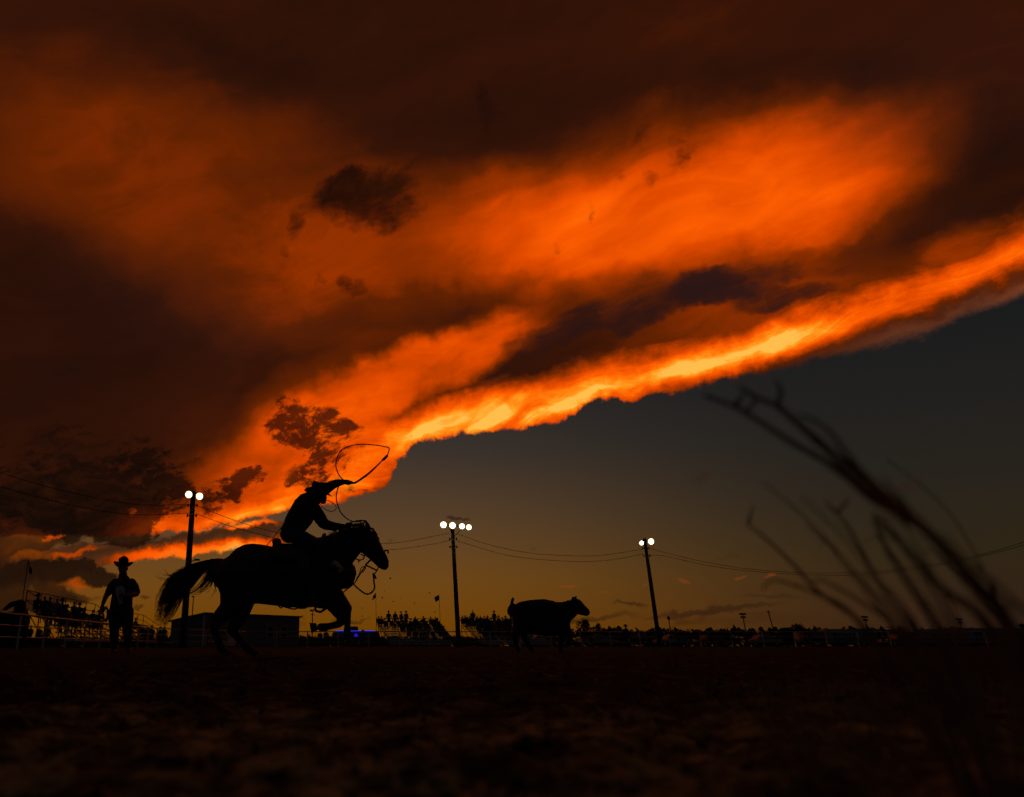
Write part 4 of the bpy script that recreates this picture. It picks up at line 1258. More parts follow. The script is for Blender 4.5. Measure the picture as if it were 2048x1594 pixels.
# ------------------------------------------------------------------ bleachers
class Bleacher:
    def __init__(s, label, origin, rot, width, rows, rise, run, z0=.42, rail_h=1.0):
        s.o = Vector(origin); s.rot = rot; s.w = width; s.rows = rows; s.rise = rise; s.run = run; s.z0 = z0
        s.M = Matrix.Translation(s.o) @ Matrix.Rotation(rot, 4, 'Z')
        root = thing('bleacher', label, 'bleacher', origin, rot, 'spectator bleachers')
        s.root = root
        bm = bmesh.new(); box(bm, (0, 0, 0), (width, .26, .075)); pm = mesh_from(bm, 'seat_plank'); pm.materials.append(MAT['alu'])
        bm = bmesh.new(); box(bm, (0, 0, 0), (width, .30, .06)); fm = mesh_from(bm, 'foot_plank'); fm.materials.append(MAT['alu'])
        for i in range(rows):
            link('seat_plank', pm, root, (0, i * run + .15, s.sz(i)))
            if i:
                link('foot_plank', fm, root, (0, i * run - .20, s.sz(i) - .40))
        k = max(2, int(width / 1.9)) + 1
        D = rows * run
        bm = bmesh.new()
        top = s.sz(rows - 1)
        beam(bm, (0, .1, s.sz(0) - .06), (0, D - run + .15, top - .06), .06)
        beam(bm, (0, .05, .05), (0, D, .05), .06)
        beam(bm, (0, D - .1, .05), (0, D - .1, top + .1), .06)
        beam(bm, (0, D * .5, .05), (0, D * .5, s.sz(0) + (top - s.sz(0)) * .45), .05)
        beam(bm, (0, D * .5, .05), (0, D - .1, top - .1), .05)
        beam(bm, (0, .15, .05), (0, .15, s.sz(0)), .06)
        fr = mesh_from(bm, 'support_frame'); fr.materials.append(MAT['dark_steel'])
        for i in range(k):
            link('support_frame', fr, root, (-width / 2 + .2 + (width - .4) * i / (k - 1), 0, 0))
        def rail(name, segs, r=.026):
            bm = bmesh.new()
            for a, b in segs: tube(bm, [a, b], r, 6)
            me = mesh_from(bm, name); me.materials.append(MAT['dark_steel'])
            link(name, me, root)
        W = width / 2; zt = top + rail_h
        segs = [((-W, D, zt), (W, D, zt)), ((-W, D, top + rail_h * .5), (W, D, top + rail_h * .5))]
        n = max(3, int(width / 2.2))
        segs += [((-W + width * i / n, D, top - .3), (-W + width * i / n, D, zt)) for i in range(n + 1)]
        rail('back_rail', segs)
        for sd in (-1, 1):
            x = sd * (W + .03)
            segs = [((x, D, zt), (x, .1, s.sz(0) + rail_h * .75)), ((x, D, top + rail_h * .5), (x, .1, s.sz(0) + rail_h * .3))]
            segs += [((x, D * f, s.sz(0) + (top - s.sz(0)) * f - .2), (x, D * f, s.sz(0) + rail_h * .75 + (zt - s.sz(0) - rail_h * .75) * f)) for f in (.04, .35, .68, 1)]
            rail('side_rail', segs)
    def sz(s, i):
        return s.z0 + i * s.rise
    def pos(s, row, px, standing):
        """seat on a row under photograph column px"""
        y = row * s.run + (.15 if not standing else -.15)
        z = s.sz(row) + (.02 if not standing else -.38)
        a = s.M @ Vector((-s.w / 2, y, z)); b = s.M @ Vector((s.w / 2, y, z))
        def col(p):
            zc = p.y * CT + (p.z - CAMZ) * ST
            return PPX + F * p.x / zc
        lo, hi = 0.0, 1.0
        ca, cb = col(a), col(b)
        f = (px - ca) / (cb - ca)
        for _ in range(4):
            m = a.lerp(b, f)
            c = col(m)
            f += (px - c) / (cb - ca)
        return a.lerp(b, max(.02, min(.98, f)))

def place(px, D):
    p = at(px, 1292, D)
    return Vector((p.x, D, 0))

# mid and right bleachers face the arena, seen from the front
def back_left(px, D, rot, width, rows, run):
    """origin (front centre) of a bleacher whose back left corner stands at photograph column px"""
    q = at(px, 1240, D)
    M = Matrix.Rotation(rot, 3, 'Z')
    off = M @ Vector((-width / 2, rows * run, 0))
    return Vector((q.x - off.x, D - off.y, 0))
B2 = Bleacher('open bleacher crowded with spectators left of the four-lamp pole', back_left(753, 93, math.radians(14), 7.9, 9, .6), math.radians(14), 7.9, 9, .285, .6, rail_h=.75)
B3 = Bleacher('open bleacher crowded with spectators between the four-lamp pole and the calf', back_left(919, 91, math.radians(17), 9.4, 9, .6), math.radians(17), 9.4, 9, .285, .6, rail_h=.75)
B1 = Bleacher('low bleacher with a row of seated people beyond the left fence', (-15.6, 50.2, 0), math.radians(93), 14.5, 5, .42, .62, rail_h=1.1)
B4 = Bleacher('low bleacher behind the standing cowboy, farther along the left fence', (-16.2, 67.5, 0), math.radians(93), 13.0, 5, .40, .62, rail_h=1.0)

def crowd_row(B, row, lst, where):
    for i, (px, kind, cl, hat) in enumerate(lst):
        p = B.pos(row, px, kind.startswith('stand'))
        lab = {'hat': 'spectator in a cowboy hat', 'cap': 'spectator in a cap', '': 'bareheaded spectator'}[hat]
        turn = R(-1.0, -.4) if B.rot > 1 else R(-.3, .3)
        person_at(p, B.rot + turn, kind, cl, hat, '%s, %s from left %s' % (lab, ORD[i], where), 'spectators on the bleachers', R(1.0, 1.08) if B.rot > 1 else R(1.06, 1.16))
A_, B_, C_ = 'cloth_a', 'cloth_b', 'cloth_c'
crowd_row(B2, 8, [(757, 'seat', A_, 'cap'), (763, 'seat', B_, ''), (778, 'stand', A_, 'hat'), (791, 'stand', B_, 'cap'), (803, 'stand', A_, 'hat'), (813, 'stand', C_, 'hat'),
                  (847, 'seat', A_, 'hat'), (861, 'seatlean', C_, ''), (873, 'seat', B_, 'cap')], 'along top of centre bleacher')
crowd_row(B2, 6, [(806, 'seat', B_, 'hat'), (818, 'seat', A_, ''), (831, 'stand', A_, 'cap'), (842, 'seat', C_, 'hat'), (855, 'seat', A_, 'hat'), (868, 'seat', B_, ''), (880, 'seat', A_, 'cap'), (889, 'seat', B_, '')],
          'on middle rows of centre bleacher')
crowd_row(B3, 8, [(925, 'seat', A_, ''), (931, 'seat', B_, 'cap'), (940, 'seat', A_, ''), (947, 'stand', B_, 'cap'), (955, 'seat', A_, ''), (961, 'seatlean', A_, ''), (969, 'seat', B_, 'cap'),
                  (976, 'seat', A_, 'hat'), (990, 'stand', A_, 'hat'), (998, 'seat', C_, 'hat'), (1012, 'seat', B_, 'hat'), (1021, 'seatlean', A_, '')], 'along top of bleacher behind the calf')
crowd_row(B3, 6, [(955, 'seat', C_, 'hat'), (965, 'seat', A_, ''), (975, 'seat', B_, 'hat'), (987, 'seat', C_, ''), (1000, 'seat', A_, 'hat'), (1010, 'seat', A_, 'cap'), (1020, 'seat', B_, '')], 'on middle rows of bleacher behind the calf')
for B, name, rng in ((B2, 'by the horse', (800, 905)), (B3, 'behind the calf', (950, 1040))):
    for row in (5, 4, 3, 2):
        for i in range(7):
            px = rng[0] + (row - 5) * -6 + (rng[1] - rng[0]) * (i + .5 + R(-.25, .25)) / 7
            person_at(B.pos(row, px, False), B.rot + R(-.3, .3), R(0, 1) < .6 and 'seat' or 'seatlean', random.choice((A_, B_, C_)), random.choice(('hat', '', 'cap')),
                      'seated spectator, %s from left in the %s row up of the bleacher %s' % (ORD[i], ORD[row], name), 'lower-row spectators of the bleacher ' + name, R(.92, 1.03))
crowd_row(B1, 4, [(70, 'seatlean', A_, 'hat'), (86, 'seat', B_, ''), (97, 'seat', A_, 'cap'), (109, 'seatlean', C_, ''), (122, 'seat', A_, 'hat'), (146, 'seat', A_, ''), (157, 'seat', B_, 'hat')], 'along top of near left bleacher')
crowd_row(B1, 2, [(120, 'seat', B_, 'cap'), (135, 'seat', A_, ''), (150, 'seatlean', A_, 'hat'), (174, 'seat', C_, ''), (188, 'seat', A_, 'hat')], 'on lower rows of near left bleacher')
crowd_row(B1, 3, [(78, 'seat', A_, 'hat'), (101, 'seat', C_, ''), (117, 'seatlean', B_, 'cap'), (131, 'seat', A_, 'hat'), (152, 'seat', B_, ''), (166, 'seat', A_, 'hat'), (181, 'seatlean', A_, ''), (196, 'seat', B_, 'hat')], 'on second row of near left bleacher')
crowd_row(B2, 7, [(770, 'seat', B_, 'hat'), (784, 'seatlean', A_, ''), (797, 'seat', A_, 'hat'), (809, 'seat', C_, 'cap'), (822, 'seat', A_, 'hat'), (836, 'seat', B_, ''), (850, 'seat', A_, 'hat'), (866, 'seatlean', A_, 'cap'), (879, 'seat', C_, 'hat')], 'on second row of centre bleacher')
crowd_row(B3, 7, [(935, 'seat', A_, 'hat'), (944, 'seat', C_, ''), (952, 'seatlean', B_, ''), (964, 'seat', A_, 'hat'), (973, 'seat', B_, 'cap'), (983, 'seat', A_, 'hat'), (995, 'seat', A_, ''), (1005, 'seatlean', C_, 'hat'), (1016, 'seat', A_, 'cap')], 'on second row behind the calf')
crowd_row(B4, 3, [(230, 'seat', A_, ''), (246, 'seat', B_, 'hat'), (258, 'seat', A_, 'cap'), (270, 'seat', C_, '')], 'on far left bleacher behind the cowboy')

# people on foot along the fences
ground_folk = [(57, 58, ''), (75, 60, 'cap'), (90, 61, ''), (283, 64, ''), (292, 66, 'hat'), (300, 65, 'hat'), (318, 66, 'cap'), (326, 64, ''), (640, 78, 'cap'), (652, 79, ''), (726, 80, 'hat'),
               (1185, 80, 'cap'), (1241, 79, 'hat'), (1268, 81, ''), (1278, 82, 'cap'), (1290, 82, ''), (1318, 80, 'hat'), (1360, 82, ''), (1372, 83, 'hat'), (1420, 80, ''), (1495, 84, 'cap'), (1625, 82, 'hat'), (1745, 80, ''), (1770, 80, 'cap'), (1782, 82, 'hat')]
for i, (px, D, hat) in enumerate(ground_folk):
    near = 'left' if px < 400 else ('far' if px < 1200 else 'right')
    k = sum(1 for q in ground_folk[:i] if ('left' if q[0] < 400 else ('far' if q[0] < 1200 else 'right')) == near)
    w = {'left': 'by the fence left of the horse', 'far': 'at the fence under the horse and calf', 'right': 'at the fence right of the calf'}[near]
    hw = {'hat': 'hatted onlooker', 'cap': 'onlooker in a cap', '': 'bareheaded onlooker'}[hat]
    person_at(place(px, D), R(-.6, .6), 'stand', random.choice((A_, B_, C_)), hat, '%s standing %s, %s from left' % (hw, w, ORD[k]), 'onlookers on foot', R(.92, 1.05))
big = person_at(place(1256, 62), .3, 'stand', A_, 'hat', 'tall hatted onlooker standing out left of the right floodlight pole', 'onlookers on foot', 1.02)

# ------------------------------------------------------------------ flags on the bleachers
def flagpole(label, px_top, py_top, D, py_base, flag):
    t = at(px_top, py_top, D)
    zb = at(px_top, py_base, D).z
    root = thing('flagpole', label, 'flag', (t.x, D, max(0, zb)), group='flags on the bleachers')
    bm = bmesh.new(); tube(bm, [(t.x, D, zb), (t.x, D, t.z + .05)], .028, 7)
    obj('pole', bm, 'dark_steel', root)
    bm = bmesh.new()
    g = []
    nx, nz = 8, 7
    P = [at(q[0], q[1], D) for q in flag]      # corners: top hoist, top fly, bottom fly, bottom hoist
    for i in range(nx):
        f = i / (nx - 1)
        col = []
        for j in range(nz):
            h = j / (nz - 1)
            p = P[0].lerp(P[1], f).lerp(P[3].lerp(P[2], f), h)
            col.append(bm.verts.new(p + Vector((0, .12 * math.sin(f * 7 + h * 2) * (.3 + f), .05 * math.sin(f * 6)))))
        g.append(col)
    for c0, c1 in zip(g, g[1:]):
        for j in range(nz - 1):
            bm.faces.new((c0[j], c1[j], c1[j + 1], c0[j + 1]))
    bmesh.ops.solidify(bm, geom=bm.faces[:], thickness=.012)
    obj('flag', bm, 'flag', root)
flagpole('limp flag on a tall pole at the near end of the left bleacher', 56.5, 1121, 43.0, 1290, [(57, 1123), (60.5, 1133), (63.5, 1146), (57.5, 1148)])
flagpole('small flag in front of the horse on the left corner of the centre bleacher', 751.5, 1186, 93.0, 1290, [(751.5, 1186), (746.5, 1191), (744.5, 1200), (751, 1197)])
flagpole('small square flag above the right end of the centre bleacher', 878, 1189, 93.0, 1250, [(878, 1190), (869, 1194), (871, 1203), (878, 1201)])

# ------------------------------------------------------------------ metal building behind the horse
Ac, Bc, Cc = at(409, 1225, 85), at(343, 1241.5, 87), at(599, 1233, 96)
zh, zl = Ac.z, Bc.z
A0, B0, C0 = Vector((Ac.x, Ac.y, 0)), Vector((Bc.x, Bc.y, 0)), Vector((Cc.x, Cc.y, 0))
D0 = B0 + C0 - A0
shed = thing('metal_building', 'plain metal-sided building with a single-slope roof behind the horse', 'building', (A0 + C0) / 2)
def quad(bm, pts):
    bm.faces.new([bm.verts.new(p) for p in pts])
up = lambda p, z: Vector((p.x, p.y, z))
def wall(pts):
    bm = bmesh.new(); quad(bm, pts); bmesh.ops.solidify(bm, geom=bm.faces[:], thickness=.1)
    return obj('wall', bm, 'siding', shed, False)
w1 = wall([A0, C0, up(C0, zh), up(A0, zh)])
w2 = wall([B0, A0, up(A0, zh), up(B0, zl)])
w3 = wall([D0, B0, up(B0, zl), up(D0, zl)])
w4 = wall([C0, D0, up(D0, zl), up(C0, zh)])
dac = (C0 - A0).normalized(); dab = (B0 - A0).normalized()
nrm = Vector((dac.y, -dac.x, 0)); nl = Vector((-dab.y, dab.x, 0))
if nrm.y > 0: nrm = -nrm
if nl.y > 0: nl = -nl
bm = bmesh.new()
e = .25
quad(bm, [up(A0 - dac * e - dab * e, zh + .02), up(C0 + dac * e - dab * e, zh + .02), up(D0 + dac * e + dab * e, zl + .02), up(B0 - dac * e + dab * e, zl + .02)])
bmesh.ops.recalc_face_normals(bm, faces=bm.faces); bmesh.ops.solidify(bm, geom=bm.faces[:], thickness=.14)
obj('roof', bm, 'roofing', shed, False)
LAC, LAB = (C0 - A0).length, (B0 - A0).length
bm = bmesh.new(); box(bm, (0, 0, 0), (.05, .04, zh - .3)); rm = mesh_from(bm, 'siding_rib'); rm.materials.append(MAT['siding'])
yaw = math.atan2(dac.y, dac.x)
shed_inv = world_of(shed).inverted()
for i in range(28):
    p = A0 + dac * (.3 + (LAC - .6) * i / 27) + nrm * .06
    r = link('siding_rib', rm, shed, shed_inv @ up(p, (zh - .3) / 2))
    r.rotation_euler = (0, 0, yaw)
bm = bmesh.new(); box(bm, up(A0 + nrm * .05 - dac * .03, zh / 2), (.16, .16, zh - .1), Matrix.Rotation(yaw, 3, 'Z')); obj('corner_trim', bm, 'trim', shed, False)
def opening(name, px0, px1, py0, py1):
    def on(px, py):      # ray meets the long wall
        d = ray(px, py)
        t = (A0 - Vector((0, 0, CAMZ))).dot(nrm) / d.dot(nrm)
        return Vector((0, 0, CAMZ)) + d * t
    a, b = on(px0, py1), on(px1, py0)
    c = (a + b) / 2 + nrm * .09
    w = (Vector((b.x, b.y, 0)) - Vector((a.x, a.y, 0))).length
    h = b.z - a.z
    rot = Matrix.Rotation(yaw, 3, 'Z')
    bm = bmesh.new(); box(bm, c, (w, .04, h), rot)
    win = obj(name, bm, 'glass' if name == 'window' else 'trim', shed, False)
    bm = bmesh.new()
    for dz in (-1, 1): box(bm, c + Vector((0, 0, dz * (h / 2 + .05))) + nrm * .03, (w + .2, .06, .10), rot)
    for dx in (-1, 1): box(bm, c + dac * dx * (w / 2 + .05) + nrm * .03, (.10, .06, h), rot)
    if name == 'window': box(bm, c + nrm * .03, (w, .03, .06), rot)
    obj('frame', bm, 'trim', win, False)
opening('window', 533.5, 546, 1253, 1277)
opening('window', 560.5, 573, 1254, 1278)
opening('door', 455, 470, 1250, 1290)

# thin yard poles near the building
def yard_light(label, px, py, D, head='bar', tilt=0.0):
    t = at(px, py, D)
    k = 1 / px_at(D, t.z)
    root = thing('yard_light', label, 'light pole', (t.x, D, 0), group='unlit light poles in the distance')
    bm = bmesh.new(); tube(bm, [(t.x + tilt, D, 0), (t.x, D, t.z)], [1.3 * k, .9 * k], 7)
    obj('pole', bm, 'dark_steel', root)
    if head == 'rack':
        for dz, w in ((0, 13), (-6, 10)):
            bm = bmesh.new(); beam(bm, (t.x - w * k / 2, D, t.z + dz * k), (t.x + w * k / 2, D, t.z + dz * k), 1.5 * k, 2.8 * k)
            for q in range(4):
                box(bm, (t.x + (q - 1.5) * w * k / 4.2, D - .8 * k, t.z + dz * k), (w * k / 5, 2 * k, 3.6 * k))
            obj('lamp_rack', bm, 'dark_steel', root, False)
    elif head == 'round':
        bm = bmesh.new(); tube(bm, [(t.x, D, t.z - 5 * k), (t.x, D, t.z - 2 * k), (t.x, D, t.z + 1 * k)], [1 * k, 3.4 * k, 2 * k], 10, dome=True)
        obj('lamp_head', bm, 'dark_steel', root)
    elif head == 'twin':
        bm = bmesh.new(); box(bm, (t.x - 3 * k, D, t.z), (4 * k, 3 * k, 3.5 * k)); box(bm, (t.x + 2.2 * k, D, t.z + .8 * k), (3.6 * k, 3 * k, 4 * k)); beam(bm, (t.x - 4 * k, D, t.z - 8 * k), (t.x + 4 * k, D, t.z - 8 * k), k)
        obj('lamp_head', bm, 'dark_steel', root, False)
    elif head == 'plain':
        bm = bmesh.new(); box(bm, (t.x - .5 * k, D, t.z + .5 * k), (6 * k, 3 * k, 2 * k)); obj('pole_cap', bm, 'dark_steel', root, False)
yard_light('thin pole with a twin lamp head under the horse\'s belly', 625, 1221, 96, 'twin')
yard_light('thin pole with a small crossbar rising above the building roof', 387, 1194, 100, 'plain')
yard_light('tall distant pole carrying two unlit lamp racks, first right of the right floodlight pole', 1485, 1228, 300, 'rack')
yard_light('stout leaning distant pole without lamps', 1537, 1224, 220, 'plain', .8)
yard_light('distant pole with two unlit lamp racks behind the grass stems', 1729, 1234, 300, 'rack')
yard_light('distant pole with two unlit lamp racks near the right edge', 1918, 1239, 320, 'rack')
yard_light('thin pole with a round lamp head right of the right floodlight pole', 1337, 1235, 140, 'round')

# ------------------------------------------------------------------ vehicles and trailers beyond the fence
def wheel(parent, c, r, w=.22):
    bm = bmesh.new()
    tube(bm, [c + Vector((0, -w / 2, 0)), c + Vector((0, -w / 2 + .03, 0)), c + Vector((0, w / 2 - .03, 0)), c + Vector((0, w / 2, 0))], [r * .9, r, r, r * .9], 16)
    o = obj('wheel', bm, 'rubber', parent)
    bm = bmesh.new()
    tube(bm, [c + Vector((0, -w / 2 - .02, 0)), c + Vector((0, -w / 2 + .01, 0))], [r * .45, r * .55], 12)
    obj('rim', bm, 'steel', o)
def loft_box(bm, outline, y0, y1, inset=.12):
    """side outline (x, z) given depth, with the sides drawn in a little at the top edge"""
    n = len(outline)
    cx = sum(p[0] for p in outline) / n; cz = sum(p[1] for p in outline) / n
    def ring(y, k):
        return [bm.verts.new((cx + (x - cx) * k, y, cz + (z - cz) * k)) for x, z in outline]
    rs = [ring(y0, .97), ring(y0 + inset, 1.0), ring(y1 - inset, 1.0), ring(y1, .97)]
    for a, b in zip(rs, rs[1:]):
        for j in range(n): bm.faces.new((a[j], a[(j + 1) % n], b[(j + 1) % n], b[j]))
    bm.faces.new(rs[0][::-1]); bm.faces.new(rs[-1])
    bmesh.ops.recalc_face_normals(bm, faces=bm.faces)
def box_vehicle(name, label, cat, px0, px1, top, D, mat, wheels, extras=()):
    a, b = at(px0, 1280, D), at(px1, 1280, D)
    ht = at((px0 + px1) / 2, top, D).z
    L = b.x - a.x
    root = thing(name, label, cat, (a.x, D, 0), group='vehicles parked beyond the arena')
    r = .28
    o = [(.04, .55), (0, .9), (0, ht - r), (r * .3, ht - r * .3), (r, ht), (L - r, ht), (L - r * .3, ht - r * .3), (L, ht - r), (L, .55)]
    bm = bmesh.new(); loft_box(bm, [(a.x + x, z) for x, z in o], D, D + 2.3)
    obj('shell', bm, mat, root)
    for f in wheels:
        wheel(root, Vector((a.x + L * f, D + .12, .36)), .36)
    for f0, f1, z0, z1 in extras:
        bm = bmesh.new(); box(bm, (a.x + L * (f0 + f1) / 2, D - .005, ht * (z0 + z1) / 2), (L * (f1 - f0), .05, ht * (z1 - z0)))
        w = obj('window', bm, 'glass', root, False)
        bm = bmesh.new()
        for zz in (z0, z1): box(bm, (a.x + L * (f0 + f1) / 2, D - .03, ht * zz), (L * (f1 - f0) + .08, .04, .05))
        for ff in (f0, f1): box(bm, (a.x + L * ff, D - .03, ht * (z0 + z1) / 2), (.05, .04, ht * (z1 - z0) - .06))
        obj('frame', bm, 'trim', w, False)
    return root, a.x, L, ht
def pickup(label, px0, px1, D, mat, flip=False):
    a, b = at(px0, 1280, D), at(px1, 1280, D)
    L = b.x - a.x; s = L / 5.6
    root = thing('pickup_truck', label, 'truck', (a.x, D, 0), group='vehicles parked beyond the arena')
    X = (lambda x: a.x + (L - x * s if flip else x * s))
    o = [(0, .55), (0, 1.0), (.3, 1.12), (1.5, 1.18), (2.1, 1.85), (2.5, 1.92), (3.4, 1.92), (3.7, 1.85), (3.85, 1.2), (5.5, 1.2), (5.6, 1.1), (5.6, .55)]
    bm = bmesh.new(); loft_box(bm, [(X(x), z * s) for x, z in o], D, D + 1.9, .15)
    obj('body', bm, mat, root)
    for x in (1.0, 4.5): wheel(root, Vector((X(x), D + .1, .40 * s)), .40 * s)
    for x0, x1 in ((2.0, 2.75), (2.85, 3.6)):
        bm = bmesh.new(); box(bm, ((X(x0) + X(x1)) / 2, D - .005, 1.52 * s), (abs(X(x1) - X(x0)), .05, .45 * s)); obj('window', bm, 'glass', root, False)
    bm = bmesh.new(); box(bm, (X(.04), D + .25, .85 * s), (.08, .3, .16)); obj('headlight', bm, 'steel', root, False)
    bm = bmesh.new(); box(bm, (X(5.58), D + .2, .9 * s), (.08, .2, .3)); obj('tail_light', bm, 'maroon', root, False)
box_vehicle('horse_trailer', 'long pale horse trailer beyond the fence behind the grass stems', 'trailer', 1658, 1758, 1258, 110, 'white', (.55, .68), ((.08, .2, .55, .8), (.28, .4, .55, .8), (.48, .6, .55, .8), (.68, .8, .55, .8)))
box_vehicle('camper', 'short boxy camper near the right edge', 'camper', 1858, 1924, 1258, 108, 'white', (.2, .8), ((.1, .3, .5, .78), (.55, .85, .5, .78)))
_, vx, vl, vh = box_vehicle('horse_trailer', 'tall long trailer at the right edge beyond the fence', 'trailer', 1936, 2066, 1256, 104, 'white', (.6, .7), ((.1, .25, .55, .8), (.4, .55, .55, .8)))
box_vehicle('horse_trailer', 'dark stock trailer right of the distant trees', 'trailer', 1610, 1652, 1262, 106, 'maroon', (.5, .66), ((.15, .4, .55, .8), (.55, .85, .55, .8)))
pickup('pale pickup truck parked just right of the right floodlight pole', 1316, 1386, 100, 'white')
pickup('maroon pickup truck parked left of the distant lamp racks', 1396, 1462, 102, 'maroon', True)
pickup('pale pickup truck parked under the stout leaning pole', 1498, 1566, 104, 'white')
pickup('maroon pickup truck parked behind the calf\'s legs', 1050, 1128, 96, 'maroon')
pickup('pale pickup truck parked between the calf\'s nose and the right floodlight pole', 1165, 1236, 98, 'white', True)
pickup('maroon pickup truck parked between the two right-hand trailers', 1775, 1846, 100, 'maroon')

# stand lit by a blue strip behind the raised forelegs
tr, vx, vl, vh = box_vehicle('concession_trailer', 'dark concession trailer edged with a glowing blue light strip', 'trailer', 664, 760, 1264, 95, 'dark_steel', (.4, .55), ((.45, .75, .45, .75),))
tr['group'] = 'vehicles parked beyond the arena'
bm = bmesh.new(); beam(bm, at(671, 1262, 94.9), at(748, 1262, 94.9), .10, .10); obj('blue_light_strip', bm, 'led', tr, False)
bm = bmesh.new(); c = at(703, 1257.5, 96.2); tube(bm, [c + Vector((-.85, 0, 0)), c + Vector((-.75, 0, 0)), c + Vector((.75, 0, 0)), c + Vector((.85, 0, 0))], [.22, .30, .30, .22], 10, (0, 1, 0), [.5, .55, .55, .5]); obj('roof_unit', bm, 'dark_steel', tr)
for q in (1269, 1272.3):
    bm = bmesh.new(); box(bm, at(712, q, 94.85), (.34 if q < 1270 else .42, .04, .12)); obj('lit_sign', bm, 'led_sign', tr, False)

# dark canvas stand at the left edge
bm = bmesh.new()
cv = Fig(35.0)
st = cv.p(20, 1270); st.z = 0
tent = thing('canvas_stand', 'dark canvas-draped stand with a drooping flap at the left edge', 'stand', st)
tube(bm, [cv.p(38, 1296), cv.p(39, 1260), cv.p(40, 1225), cv.p(41, 1208)], [.34, .33, .31, .24], 10, (0, 1, 0), [.3, .3, .3, .22], dome=True); obj('draped_post', bm, 'canvas', tent)
bm = bmesh.new()
tube(bm, cv.line([(44, 1210), (38, 1206), (30, 1207), (20, 1211), (9, 1220)], 0, 12), [.16] * 4 + [.13] * 4 + [.09, .06, .04, .02], 8, (0, 1, 0), .28); obj('flap', bm, 'canvas', tent)
bm = bmesh.new()
box(bm, cv.p(2, 1262) + Vector((0, .6, 0)), (1.6, 1.2, 1.5)); obj('counter', bm, 'canvas', tent, False)
bm = bmesh.new()
tube(bm, [cv.p(-20, 1222), cv.p(10, 1228), cv.p(36, 1224)], [.05, .06, .05], 8, (0, 1, 0), .6); obj('awning', bm, 'canvas', tent)

# ------------------------------------------------------------------ trees beyond the arena
def tree(label, px, top, D, width_px, seed):
    rnd = random.Random(seed)
    t = at(px, top, D)
    k = 1 / px_at(D, 0)
    h, w = t.z, width_px * k / 2
    root = thing('tree', label, 'tree', (t.x, D, 0), group='trees beyond the arena')
    bm = bmesh.new()
    tube(bm, [(t.x, D, -.2), (t.x + .1, D, h * .3), (t.x, D, h * .7)], [.22, .16, .06], 8)
    for q in range(5):
        a = rnd.uniform(0, 6.28); z0 = h * rnd.uniform(.25, .45)
        tube(bm, [(t.x, D, z0), (t.x + math.cos(a) * w * .5, D + math.sin(a) * w * .5, z0 + h * .18), (t.x + math.cos(a) * w * .8, D + math.sin(a) * w * .8, z0 + h * .30)], [.09, .06, .03], 6)
    obj('trunk', bm, 'bark', root)
    bm = bmesh.new()
    lobes = [(rnd.uniform(-.65, .65), rnd.uniform(-.65, .65), rnd.uniform(.38, .84), rnd.uniform(.22, .42)) for _ in range(11)] + [(0, 0, .86, .28)]
    for i in range(1100):
        lx, ly, lz, lr = rnd.choice(lobes)
        d = Vector((rnd.gauss(0, 1), rnd.gauss(0, 1), rnd.gauss(0, 1))).normalized() * lr * rnd.uniform(.55, 1.05)
        c = Vector((t.x + (lx + d.x) * w, D + (ly + d.y) * w, max(h * .15, h * (lz + d.z * .5) )))
        c.z = min(c.z, h * (1.0 + rnd.uniform(-.03, .03)))
        s = rnd.uniform(.10, .26)
        q = Quaternion((rnd.gauss(0, 1), rnd.gauss(0, 1), rnd.gauss(0, 1)), rnd.uniform(0, 6)).to_matrix()
        bm.faces.new([bm.verts.new(c + q @ Vector(v) * s) for v in ((-1, 0, 0), (0, -.6, .1), (1, 0, 0), (0, .6, .1))])
    obj('crown', bm, 'leaf', root, False)
tree('broad dark tree, tallest of the clump between the leaning pole and the trailers', 1591, 1247, 170, 34, 1)
tree('smaller rounded tree at the left of the clump by the leaning pole', 1572, 1255, 172, 26, 2)
tree('smaller rounded tree at the right of the clump by the leaning pole', 1610, 1256, 174, 24, 3)
tree('dark leafy tree just under the calf\'s chin', 1168, 1238, 150, 40, 4)
tree('dark leafy tree in front of the calf, second from its chin', 1196, 1246, 155, 36, 5)
tree('low dark tree in front of the calf, third from its chin', 1222, 1256, 160, 36, 6)
tree('low dark tree just left of the tall hatted onlooker', 1240, 1261, 165, 26, 7)
tree('low dark tree just left of the foot of the right floodlight pole', 1303, 1258, 170, 22, 8)
tree('low dark tree just right of the foot of the right floodlight pole', 1348, 1261, 175, 36, 9)

# far line of scrub and roofs closing the horizon
rnd = random.Random(5)
bm = bmesh.new()
def scrub(px, D, h):
    p = at(px, 1292, D)
    for i in range(26):
        c = Vector((p.x + rnd.gauss(0, 1.4), D + rnd.gauss(0, 1.4), h * rnd.uniform(.05, 1)))
        s = rnd.uniform(.4, 1.0)
        q = Quaternion((rnd.gauss(0, 1), rnd.gauss(0, 1), rnd.gauss(0, 1)), rnd.uniform(0, 6)).to_matrix()
        bm.faces.new([bm.verts.new(c + q @ Vector(v) * s) for v in ((-1, 0, 0), (0, -.7, .1), (1, 0, 0), (0, .7, .1))])
x = 1000.0
while x < 2200:
    scrub(x, 200 + rnd.uniform(-15, 15), 4.0 + 1.1 * mnoise.noise(Vector((x * .02, 0, 0))) + rnd.uniform(-.5, .5))
    x += rnd.uniform(3, 6)
x = -150.0
while x < 1000:
    scrub(x, 230 + rnd.uniform(-15, 15), 2.4 + .9 * mnoise.noise(Vector((x * .02, 4, 0))) + rnd.uniform(-.4, .4))
    x += rnd.uniform(3, 6)
o = obj('far_scrub', bm, 'leaf', smooth_=False)
tag(o, 'low dark line of scrub along the horizon beyond the arena', 'scrub'); o['kind'] = 'stuff'

